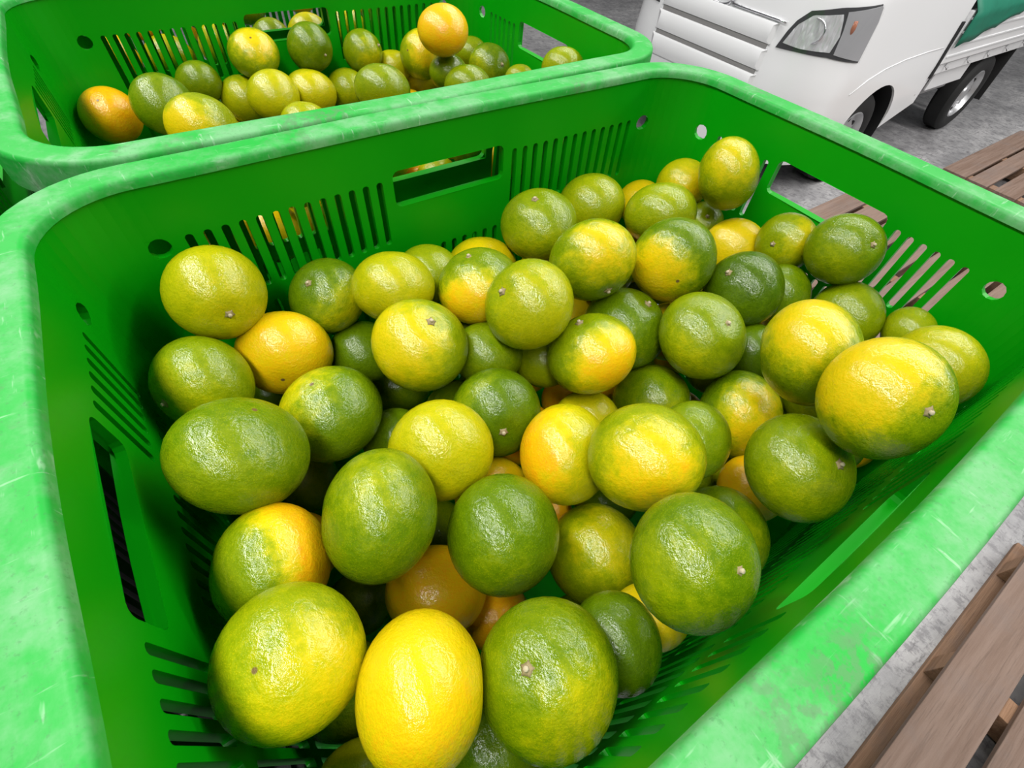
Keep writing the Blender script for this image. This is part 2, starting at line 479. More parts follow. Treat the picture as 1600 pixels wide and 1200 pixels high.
# ------------------------------------------------------------------ pallets
SLAT_T, BEAM_H, BOT_T = 0.018, 0.092, 0.020
PAL_H = SLAT_T + BEAM_H + BOT_T
def pallet(x0, x1, slats, beams, label, ztop=PAL_H, jitter=0.004):
    """slats: list of (y0, y1) running along x; beams: x positions of the cross beams"""
    ylo, yhi = min(s[0] for s in slats), max(s[1] for s in slats)
    e = empty('wooden_pallet', ((x0 + x1) / 2, (ylo + yhi) / 2, 0), label, 'pallet')
    ox, oy = e.location.x, e.location.y
    rg = random.Random(int(x0 * 100) + 5)
    for (a, c) in slats:
        mb = MB(); dz = rg.uniform(-0.001, 0.001); j0, j1 = rg.uniform(-jitter, jitter), rg.uniform(-jitter, jitter)
        mb.box(x0 - ox + j0, x1 - ox + j1, a - oy, c - oy, ztop - SLAT_T + dz, ztop + dz, 0.002)
        mb.build('slat', M_SLAT, e)
    for bx_ in beams:
        mb = MB(); mb.box(bx_ - 0.035 - ox, bx_ + 0.035 - ox, ylo - oy + 0.004, yhi - oy - 0.004, ztop - SLAT_T - BEAM_H, ztop - SLAT_T - 0.0015, 0.002)
        mb.build('cross_beam', M_BEAM, e)
    for (a, c) in (slats[0], slats[len(slats) // 2], slats[-1]):
        mb = MB(); mb.box(x0 - ox, x1 - ox, a - oy, c - oy, 0.0, ztop - SLAT_T - BEAM_H - 0.0005, 0.002)
        mb.build('bottom_board', M_BEAM, e)  # lighter orange wood puts the board's lit edge into its colour
    return e
X, Y = CAM.x, CAM.y
pallet(X + 0.55, X + 1.90, [(Y - 0.658, Y - 0.527), (Y - 0.819, Y - 0.688), (Y - 0.98, Y - 0.849), (Y - 1.14, Y - 1.01), (Y - 1.30, Y - 1.17)], [X + 0.66, X + 1.24, X + 1.74],
       'wooden pallet with wide boards on the floor beside the near side of the front crate')
pallet(X + 2.15, X + 3.46, [(Y + 1.077 - 0.155 * k - 0.128, Y + 1.077 - 0.155 * k) for k in range(7)], [X + 2.25, X + 2.80, X + 3.36],
       'wooden pallet seen through the right handle hole and slots of the front crate')
pallet(X + 4.30, X + 5.60, [(Y + a, Y + c) for a, c in ((0.787, 0.932), (0.652, 0.766), (0.480, 0.610), (0.330, 0.455), (0.170, 0.300), (0.0, 0.140))], [X + 4.40, X + 4.95, X + 5.50],
       'wooden pallet on the floor in front of the truck\'s rear wheel')
# the pallet that carries the crate stacks
st_h = Z0 - 4 * HC
pallet(-0.62, 0.62, [(-0.06 + 0.142 * k, 0.06 + 0.142 * k) for k in range(9)], [-0.54, 0.0, 0.54], 'wooden pallet carrying the stacks of green crates', ztop=st_h)

# ------------------------------------------------------------------ truck
TX, TY = X + 2.85, Y + 1.33
truck = empty('pickup_truck', (TX, TY, 0), 'white small cab-over pickup truck parked behind the crates', 'truck')
TW = 1.475; AX, AY, EX = 0.36, 0.42, 2.4; CABL = 1.43
def lean(z):
    if z <= 0.62: return 0.0
    if z <= 1.05: return (z - 0.62) * 0.12
    return 0.43 * 0.12 + (z - 1.05) * 0.62
def tuck(z):
    if z <= 0.40: return (0.40 - z) * 0.10
    if z <= 0.62: return 0.0
    return (z - 0.62) * (0.05 if z < 1.05 else 0.05) + max(0, z - 1.05) * 0.09
def corner(ph, z, off=0.0, far=False):
    c, s = max(math.cos(ph), 0) ** (2 / EX), max(math.sin(ph), 0) ** (2 / EX)
    x, y = AX - AX * c + lean(z), AY - AY * s + tuck(z)
    nx, ny = -(c ** (EX - 1)) / AX, -(s ** (EX - 1)) / AY
    l = math.hypot(nx, ny); x += nx / l * off; y += ny / l * off
    if far: y = TW - y
    return (x, y, z)
def cab_section(z):
    t = tuck(z); pts = [(CABL, t, z)]
    for k in range(1, 6): pts.append((CABL - (CABL - AX - lean(z)) * k / 6, t, z))
    n_ = 14
    for k in range(n_ + 1): pts.append(corner(math.pi / 2 * (1 - k / n_), z))
    for k in range(1, 6): pts.append((lean(z), AY + t + (TW - 2 * AY - 2 * t) * k / 6, z))
    for k in range(n_ + 1): pts.append(corner(math.pi / 2 * k / n_, z, far=True))
    for k in range(1, 6): pts.append((AX + lean(z) + (CABL - AX - lean(z)) * k / 6, TW - t, z))
    pts.append((CABL, TW - t, z))
    return pts
def apply_bool(me_obj, cutters):
    for c in cutters:
        md = me_obj.modifiers.new('cut', 'BOOLEAN'); md.operation = 'DIFFERENCE'; md.object = c; md.solver = 'EXACT'
    dg = bpy.context.evaluated_depsgraph_get()
    new = bpy.data.meshes.new_from_object(me_obj.evaluated_get(dg))
    me_obj.modifiers.clear(); me_obj.data = new
    for c in cutters: bpy.data.objects.remove(c, do_unlink=True)
zl = [0.235, 0.26, 0.33, 0.40, 0.50, 0.58, 0.62, 0.70, 0.80, 0.90, 1.0, 1.05, 1.2, 1.4, 1.6, 1.70, 1.75, 1.78]
mb = MB(); secs = [cab_section(z) for z in zl]
secs[-1] = [(p[0] * 0.86 + 0.14 * 1.0, 0.74 + (p[1] - 0.74) * 0.86, p[2]) for p in secs[-1]]
n_ = len(secs[0])
fs = []
for i in range(len(secs) - 1):
    for k in range(n_):
        fs.append((i * n_ + k, i * n_ + (k + 1) % n_, (i + 1) * n_ + (k + 1) % n_, (i + 1) * n_ + k))
fs.append(tuple(reversed(range(n_)))); fs.append(tuple((len(secs) - 1) * n_ + k for k in range(n_)))
mb.add([p for s_ in secs for p in s_], fs)
cab = mb.build('cab_body', M_WHITE, truck)
WFX, WRX, WR = 0.79, 2.56, 0.265
cut = []
for y0 in (-0.05, TW - 0.30):
    c = MB(); c.lathe([(0.0, y0), (0.295, y0), (0.295, y0 + 0.35), (0.0, y0 + 0.35)], 'Y', (0.83, 0, 0.295), 40)
    cut.append(c.build('cutter', None, merge=1e-5))
c = MB(); c.add([(1.06, -0.1, 0.1), (1.5, -0.1, 0.1), (1.5, -0.1, 0.425), (1.10, -0.1, 0.28), (1.06, TW + 0.1, 0.1), (1.5, TW + 0.1, 0.1), (1.5, TW + 0.1, 0.425), (1.10, TW + 0.1, 0.28)],
               [(0, 1, 2, 3), (7, 6, 5, 4), (0, 4, 5, 1), (1, 5, 6, 2), (2, 6, 7, 3), (3, 7, 4, 0)])
cut.append(c.build('cutter', None))
for c in cut: c.parent = truck
bpy.context.view_layer.update()
apply_bool(cab, cut)
cab.data.materials.clear(); cab.data.materials.append(M_WHITE)
for p in cab.data.polygons: p.use_smooth = True
cab.data.set_sharp_from_angle(angle=math.radians(32))
# wheel housing, arch lip
for (y0, sgn) in ((0.0, 1), (TW, -1)):
    mb = MB(); mb.lathe([(0.292, sgn * 0.012), (0.292, sgn * 0.24), (0.05, sgn * 0.245)], 'Y', (0.83, y0, 0.295), 40)
    mb.build('wheel_housing', M_BLACK, truck, smooth=True, angle=40)

# things laid on the cab's curved skin: polygon given as (x, y, z) on the body
def phi_of(p):
    x, y, z = p
    c = min(max((AX - (x - lean(z))) / AX, 0), 1) ** (EX / 2); s = min(max((AY - (y - tuck(z))) / AY, 0), 1) ** (EX / 2)
    return math.atan2(s, c)
def skin_patch(poly, o0, o1, far=False, cols=22, rows=8):
    q = [(phi_of(p), p[2]) for p in poly]
    f0, f1 = min(a for a, _ in q) + 1e-4, max(a for a, _ in q) - 1e-4
    mb = MB(); top, bot = [], []
    grid = []
    for i in range(cols + 1):
        f = f0 + (f1 - f0) * i / cols
        zz = []
        for (a, za), (b_, zb) in zip(q, q[1:] + q[:1]):
            if (a - f) * (b_ - f) <= 0 and abs(a - b_) > 1e-9: zz.append(za + (zb - za) * (f - a) / (b_ - a))
        z0_, z1_ = min(zz), max(zz)
        grid.append([(f, z0_ + (z1_ - z0_) * j / rows) for j in range(rows + 1)])
    R_ = rows + 1
    outer = [corner(f, z, o1, far) for g in grid for (f, z) in g]; inner = [corner(f, z, o0, far) for g in grid for (f, z) in g]
    N_ = len(outer); fs = []
    for i in range(cols):
        for j in range(rows):
            a = i * R_ + j
            fs.append((a, a + 1, a + R_ + 1, a + R_)); fs.append((N_ + a, N_ + a + R_, N_ + a + R_ + 1, N_ + a + 1))
    ring = [i * R_ for i in range(cols + 1)] + [cols * R_ + j for j in range(1, R_)] + [i * R_ + rows for i in range(cols - 1, -1, -1)] + [j for j in range(rows - 1, 0, -1)]
    for a, b_ in zip(ring, ring[1:] + ring[:1]): fs.append((a, b_, N_ + b_, N_ + a))
    mb.add(outer + inner, fs); return mb
HL = [(0.027, 0.313, 0.786), (0.047, 0.283, 0.897), (0.070, 0.231, 0.957), (0.140, 0.118, 0.990), (0.323, 0.026, 1.013), (0.343, 0.017, 0.921), (0.329, 0.009, 0.766), (0.138, 0.088, 0.790), (0.054, 0.215, 0.790)]
RL = [(0.036, 0.288, 0.812), (0.052, 0.262, 0.892), (0.076, 0.212, 0.943), (0.148, 0.103, 0.966), (0.160, 0.084, 0.880), (0.148, 0.083, 0.812), (0.060, 0.205, 0.806)]
SG = [(0.160, 0.096, 0.976), (0.319, 0.027, 1.006), (0.340, 0.0175, 0.920), (0.326, 0.0095, 0.774), (0.156, 0.080, 0.806), (0.168, 0.080, 0.880)]
for far in (False, True):
    hl = empty('headlight', (0, 0, 0)); hl.parent = truck; hl['label'] = 'clear angular headlight'
    skin_patch(HL, -0.01, 0.003, far).build('lamp_housing', M_LAMPGREY, hl, smooth=True, angle=40)
    skin_patch(RL, 0.0, 0.006, far).build('reflector', M_REFLECT, hl, smooth=True, angle=40)
    skin_patch(SG, 0.0, 0.006, far).build('signal_chamber', M_SIGNAL, hl, smooth=True, angle=40)
    c_ = corner(phi_of((0.20, 0.06, 0.90)), 0.915, -0.006, far)
    mb = MB(); mb.lathe([(0.0, -0.035), (0.014, -0.03), (0.018, 0.0), (0.014, 0.03), (0.0, 0.035)], 'Z', c_, 12)
    mb.build('signal_bulb', M_AMBER, hl, smooth=True)
    c_ = corner(phi_of((0.085, 0.18, 0.88)), 0.885, 0.004, far)
    mb = MB(); mb.lathe([(0.052, -0.004), (0.056, 0.0), (0.052, 0.004), (0.046, 0.0)], 'X', c_, 24, closed=True)
    mb.build('bulb_ring', M_CHROME, hl, smooth=True)
    skin_patch(HL, 0.0115, 0.0130, far).build('lens', M_LENS, hl, smooth=True, angle=40)

# stepped front panels between two grooves, chrome bar and badge
def front_strip(z0, z1, y0, y1, o, ch=0.02):
    mb = MB(); n2 = 10; vs_ = []
    for k in range(n2 + 1):
        f = k / n2
        for (z, oo, e_) in ((z0, -0.005, 0), (z0, o * 0.7, 0.0), (z0 + 0.012, o, ch), (z1 - 0.012, o, ch), (z1, o * 0.7, 0.0), (z1, -0.005, 0)):
            yy = y0 + e_ + (y1 - y0 - 2 * e_) * f
            vs_.append((lean(z) - oo, yy, z))
    fs = []
    for k in range(n2):
        for j in range(6):
            fs.append((k * 6 + j, (k + 1) * 6 + j, (k + 1) * 6 + (j + 1) % 6, k * 6 + (j + 1) % 6))
    fs += [tuple(range(6)), tuple(n2 * 6 + j for j in (5, 4, 3, 2, 1, 0))]
    return mb.add(vs_, fs)
for (z0, z1) in ((0.790, 0.880), (0.672, 0.764), (0.545, 0.648)):
    front_strip(z0, z1, 0.345, TW - 0.345, 0.016).build('grille_panel', M_WHITE, truck, smooth=True, angle=30)
for (z0, z1) in ((0.764, 0.790), (0.648, 0.672)):
    front_strip(z0, z1, 0.36, TW - 0.36, 0.004, 0.0).build('grille_groove_shade', M_GREY, truck)  # grey strips put the shadow in the grooves into colour
for (y0, y1) in ((0.31, 0.655), (TW - 0.31, TW - 0.655)):
    mb = MB(); mb.tube([(lean(0.895) - 0.006, y0 + (y1 - y0) * k / 8, 0.893) for k in range(9)], 0.007, 8)
    mb.build('chrome_bar', M_CHROME, truck, smooth=True)
bd = empty('badge', (lean(0.93) - 0.008, TW / 2, 0.930)); bd.parent = truck; bd['label'] = 'oval chrome badge'
ring = [(0.0, 0.085 * math.cos(2 * math.pi * k / 40), 0.056 * math.sin(2 * math.pi * k / 40)) for k in range(41)]
mb = MB(); mb.tube(ring, 0.009, 8); mb.build('badge_ring', M_CHROME, bd, smooth=True)
mb = MB(); mb.lathe([(0.0, 0.004), (0.03, 0.004), (0.05, 0.008)], 'X', (0, 0, 0), 24); bo = mb.build('badge_plate', M_WHITE, bd); bo.scale = (1, 1.5, 1)
# windscreen, side window, door
def side_patch(x0, x1, z0, z1, o, name, mat, y_far=False, parent=truck):
    mb = MB(); vs_ = []
    for (x, z) in ((x0, z0), (x1, z0), (x1, z1), (x0, z1)):
        xx = max(x, AX + lean(z) + 0.02)
        for oo in (-0.004, o):
            y = tuck(z) - oo
            vs_.append((xx, TW - y if y_far else y, z))
    mb.add(vs_, [(0, 2, 4, 6), (1, 3, 5, 7), (0, 2, 3, 1), (2, 4, 5, 3), (4, 6, 7, 5), (6, 0, 1, 7)])
    return mb.build(name, mat, parent)
mb = MB()
vs_ = []
for (z, y) in ((1.10, 0.30), (1.10, TW - 0.30), (1.62, TW - 0.42), (1.62, 0.42)):
    for oo in (-0.004, 0.004): vs_.append((lean(z) - oo, y, z))
mb.add(vs_, [(0, 2, 4, 6), (1, 3, 5, 7), (0, 2, 3, 1), (2, 4, 5, 3), (4, 6, 7, 5), (6, 0, 1, 7)]); mb.build('windscreen', M_DARKGLASS, truck)
for yf in (False, True):
    side_patch(0.55, 1.32, 1.14, 1.60, 0.003, 'side_window', M_DARKGLASS, yf)
    side_patch(1.368, 1.374, 0.45, 1.70, 0.001, 'door_seam', M_GREY, yf)
    # fold pressed into the fender above the wheel
    mb = MB(); yy = -0.001 if not yf else TW + 0.001
    pts = [(0.42, 0.600), (0.55, 0.655), (0.70, 0.690), (0.90, 0.712), (1.15, 0.722), (1.36, 0.722)]
    mb.tube([(x, (tuck(z) - 0.0005) if not yf else TW - tuck(z) + 0.0005, z) for x, z in pts], 0.0028, 6); mb.build('fender_fold', M_WHITE, truck, smooth=True)
    side_patch(1.405, 1.43, 0.55, 0.85, 0.012, 'cab_hinge', M_BLACK, yf)

# wheels
def wheel(x, y, sgn):
    e = empty('wheel', (x, y, WR)); e.parent = truck
    w = 0.145
    mb = MB(); mb.lathe([(0.165, 0.012), (0.185, 0.0), (0.225, 0.0), (0.252, 0.010), (WR, 0.028), (WR, w - 0.028), (0.252, w - 0.01), (0.225, w), (0.185, w), (0.165, w - 0.012)], 'Y', (0, 0, 0), 40, closed=True)
    t_ = mb.build('tyre', M_RUBBER, e, smooth=True, angle=35); t_.scale = (1, sgn, 1)
    mb = MB(); mb.lathe([(0.166, 0.012), (0.158, 0.008), (0.150, 0.022), (0.142, 0.050), (0.115, 0.045), (0.085, 0.028), (0.060, 0.030), (0.052, 0.020), (0.0, 0.018)], 'Y', (0, 0, 0), 40)
    d_ = mb.build('wheel_disc', M_STEEL, e, smooth=True, angle=35); d_.scale = (1, sgn, 1)
    for k in range(8):
        a = 2 * math.pi * k / 8
        mb = MB(); mb.lathe([(0.0, 0.030), (0.013, 0.0315), (0.013, 0.045), (0.0, 0.045)], 'Y', (0.113 * math.cos(a), 0.004, 0.113 * math.sin(a)), 10)
        h_ = mb.build('vent_hole', M_BLACK, e); h_.scale = (1, sgn, 1)
for x in (WFX, WRX):
    wheel(x, 0.035, 1); wheel(x, TW - 0.035, -1)

# cargo bed
BX0, BX1 = 1.47, 3.40
mb = MB(); mb.box(BX0, BX1, 0.03, TW - 0.03, 0.60, 0.66, 0.006); mb.build('bed_floor', M_WHITE, truck)
for y0, y1 in ((0.0, 0.03), (TW - 0.03, TW)):
    mb = MB(); mb.box(BX0, BX1, y0, y1, 0.615, 0.90, 0.006)
    sp = mb.build('side_panel', M_WHITE, truck)
    for z in (0.66, 0.72, 0.79, 0.86):
        mb = MB(); yo = y0 - 0.006 if y0 < 0.5 else y1 - 0.004
        mb.box(BX0 + 0.02, BX1 - 0.02, yo, yo + 0.010, z - 0.006, z + 0.006, 0.002); mb.build('panel_rib', M_WHITE, sp)
    mb = MB(); ya = y0 + (0.02 if y0 < 0.5 else -0.10); mb.box(BX0, BX1, ya, ya + 0.10, 0.545, 0.60, 0.004); mb.build('bed_rail', M_WHITE, truck)
    for k in range(6):
        xk = BX0 + 0.15 + k * 0.32; yk = y0 + 0.012 if y0 < 0.5 else y1 - 0.012
        mb = MB(); mb.tube([(xk, yk, 0.605), (xk, yk, 0.585), (xk + 0.008, yk - 0.012, 0.572), (xk + 0.02, yk - 0.012, 0.582)], 0.005, 6); mb.build('rope_hook', M_FRAME, truck, smooth=True)
mb = MB(); mb.box(BX1, BX1 + 0.03, 0.0, TW, 0.615, 0.90, 0.006); mb.build('tailgate', M_WHITE, truck)
mb = MB(); mb.box(BX0 - 0.02, BX0, 0.03, TW - 0.03, 0.60, 1.25, 0.006); mb.build('headboard', M_WHITE, truck)
for yy in (0.36, TW - 0.46):
    mb = MB(); mb.box(0.5, BX1 - 0.05, yy, yy + 0.10, 0.42, 0.55, 0.006); mb.build('chassis_beam', M_FRAME, truck)
mb = MB(); mb.box(1.72, 2.16, 0.10, 0.34, 0.36, 0.56, 0.012); mb.build('fuel_tank', M_FRAME, truck)
mb = MB(); mb.box(1.66, 2.20, 0.05, 0.065, 0.42, 0.58, 0.004); mb.build('side_guard', M_WHITE, truck)
mb = MB(); mb.lathe([(0.0, 0.1), (0.03, 0.1), (0.03, TW - 0.1), (0.0, TW - 0.1)], 'Y', (WRX, 0, WR), 12); mb.build('rear_axle', M_BLACK, truck)
mb = MB(); mb.lathe([(0.0, 0.1), (0.025, 0.1), (0.025, TW - 0.1), (0.0, TW - 0.1)], 'Y', (WFX, 0, WR), 12); mb.build('front_axle', M_BLACK, truck)
for yy in (0.02, TW - 0.20):
    mb = MB(); mb.box(WRX + 0.33, WRX + 0.338, yy, yy + 0.18, 0.18, 0.55, 0.002); mb.build('mud_flap', M_RUBBER, truck)
# tarpaulin over the load, its flap hanging over the side panel
tp = []
nx_, nc = 26, 22
for i in range(nx_ + 1):
    x = BX0 + 0.0 + (BX1 - BX0 - 0.0) * i / nx_
    low = 0.715 + 0.16 * min(1, i / nx_ * 2.0) + 0.012 * math.sin(i * 1.7)
    row = []
    for j in range(nc + 1):
        f = j / nc
        wr = 0.010 * math.sin(i * 1.1 + j * 0.8) + 0.006 * math.sin(i * 2.3 - j * 1.7)
        if f < 0.2: y, z = -0.014 - 0.010 * abs(math.sin(i * 0.9)), low + (0.915 - low) * f / 0.2
        elif f > 0.8: y, z = TW + 0.014, low + (0.915 - low) * (1 - f) / 0.2
        else:
            g = (f - 0.2) / 0.6; y = -0.01 + (TW + 0.02) * g; z = 0.918 + 0.30 * math.sin(math.pi * g) ** 0.7 + wr
        row.append((x, y, z))
    tp.append(row)
mb = MB(); R_ = nc + 1
mb.add([p for r_ in tp for p in r_], [(i * R_ + j, (i + 1) * R_ + j, (i + 1) * R_ + j + 1, i * R_ + j + 1) for i in range(nx_) for j in range(nc)])
tarp = empty('tarpaulin', (TX, TY, 0), 'green tarpaulin spread over the truck\'s cargo bed', 'tarpaulin')
to = mb.build('cover_sheet', M_TARP, tarp, smooth=True)
sm = to.modifiers.new('thickness', 'SOLIDIFY'); sm.thickness = 0.003; sm.offset = 1

# ------------------------------------------------------------------ citrus
def fruit_mesh(seed):
    rg = random.Random(seed)
    nu, nv = 36, 24
    lum = [(Vector((rg.gauss(0, 1), rg.gauss(0, 1), rg.gauss(0, 1))).normalized(), rg.uniform(-0.042, 0.042), rg.uniform(2, 5)) for _ in range(9)]
    seg = rg.choice((0.0, 0.004, 0.007))
    vs_ = []
    def rad(d, th, ph):
        r = 1.0
        for (a, amp, k) in lum:
            r += amp * math.exp(k * (d.dot(a) - 1))
        r += seg * math.cos(9 * ph) * math.sin(th) ** 2 * math.exp(-((th - 0.5) / 0.5) ** 2)
        r -= 0.055 * math.exp(-(th / 0.20) ** 2) - 0.018 * math.exp(-((th - 0.42) / 0.22) ** 2)
        r -= 0.022 * math.exp(-((math.pi - th) / 0.18) ** 2)
        return r
    for i in range(1, nv):
        th = math.pi * i / nv
        for j in range(nu):
            ph = 2 * math.pi * j / nu
            d = Vector((math.sin(th) * math.cos(ph), math.sin(th) * math.sin(ph), math.cos(th)))
            vs_.append(d * rad(d, th, ph))
    top = len(vs_); vs_.append(Vector((0, 0, rad(Vector((0, 0, 1)), 0, 0))))
    bot = len(vs_); vs_.append(Vector((0, 0, -rad(Vector((0, 0, -1)), math.pi, 0))))
    fs = []
    for i in range(nv - 2):
        for j in range(nu):
            j2 = (j + 1) % nu
            fs.append((i * nu + j, (i + 1) * nu + j, (i + 1) * nu + j2, i * nu + j2))
    for j in range(nu):
        j2 = (j + 1) % nu
        fs.append((top, j, j2)); fs.append((bot, (nv - 2) * nu + j2, (nv - 2) * nu + j))
    mb = MB(); mb.add(vs_, fs)
    return mb.mesh('citrus', M_FRUIT, smooth=True)
FM = [fruit_mesh(s) for s in range(8)]
def calyx_mesh():
    mb = MB(); vs_ = [(0, 0, 0.035)]; n_ = 20
    for k in range(n_):
        a = 2 * math.pi * k / n_; r = 0.080 + 0.028 * max(0, math.cos(5 * a)) ** 1.5
        vs_.append((r * 0.55 * math.cos(a), r * 0.55 * math.sin(a), 0.030))
    for k in range(n_):
        a = 2 * math.pi * k / n_; r = 0.080 + 0.035 * max(0, math.cos(5 * a)) ** 1.5
        vs_.append((r * math.cos(a), r * math.sin(a), 0.006))
    for k in range(n_):
        a = 2 * math.pi * k / n_; vs_.append((0.07 * math.cos(a), 0.07 * math.sin(a), -0.03))
    fs = [(0, 1 + k, 1 + (k + 1) % n_) for k in range(n_)]
    for b_ in (0, 1):
        fs += [(1 + b_ * n_ + k, 1 + (b_ + 1) * n_ + k, 1 + (b_ + 1) * n_ + (k + 1) % n_, 1 + b_ * n_ + (k + 1) % n_) for k in range(n_)]
    fs.append(tuple(1 + 2 * n_ + k for k in range(n_)))
    mb.add(vs_, fs); return mb.mesh('calyx', M_CALYX, smooth=True)
def stub_mesh():
    mb = MB(); mb.lathe([(0.0, 0.085), (0.030, 0.083), (0.040, 0.070), (0.034, 0.045), (0.045, 0.02), (0.0, 0.02)], 'Z', (0, 0, 0), 10)
    return mb.mesh('stem_stub', M_STUB, smooth=True)
CALYX, STUB = calyx_mesh(), stub_mesh()

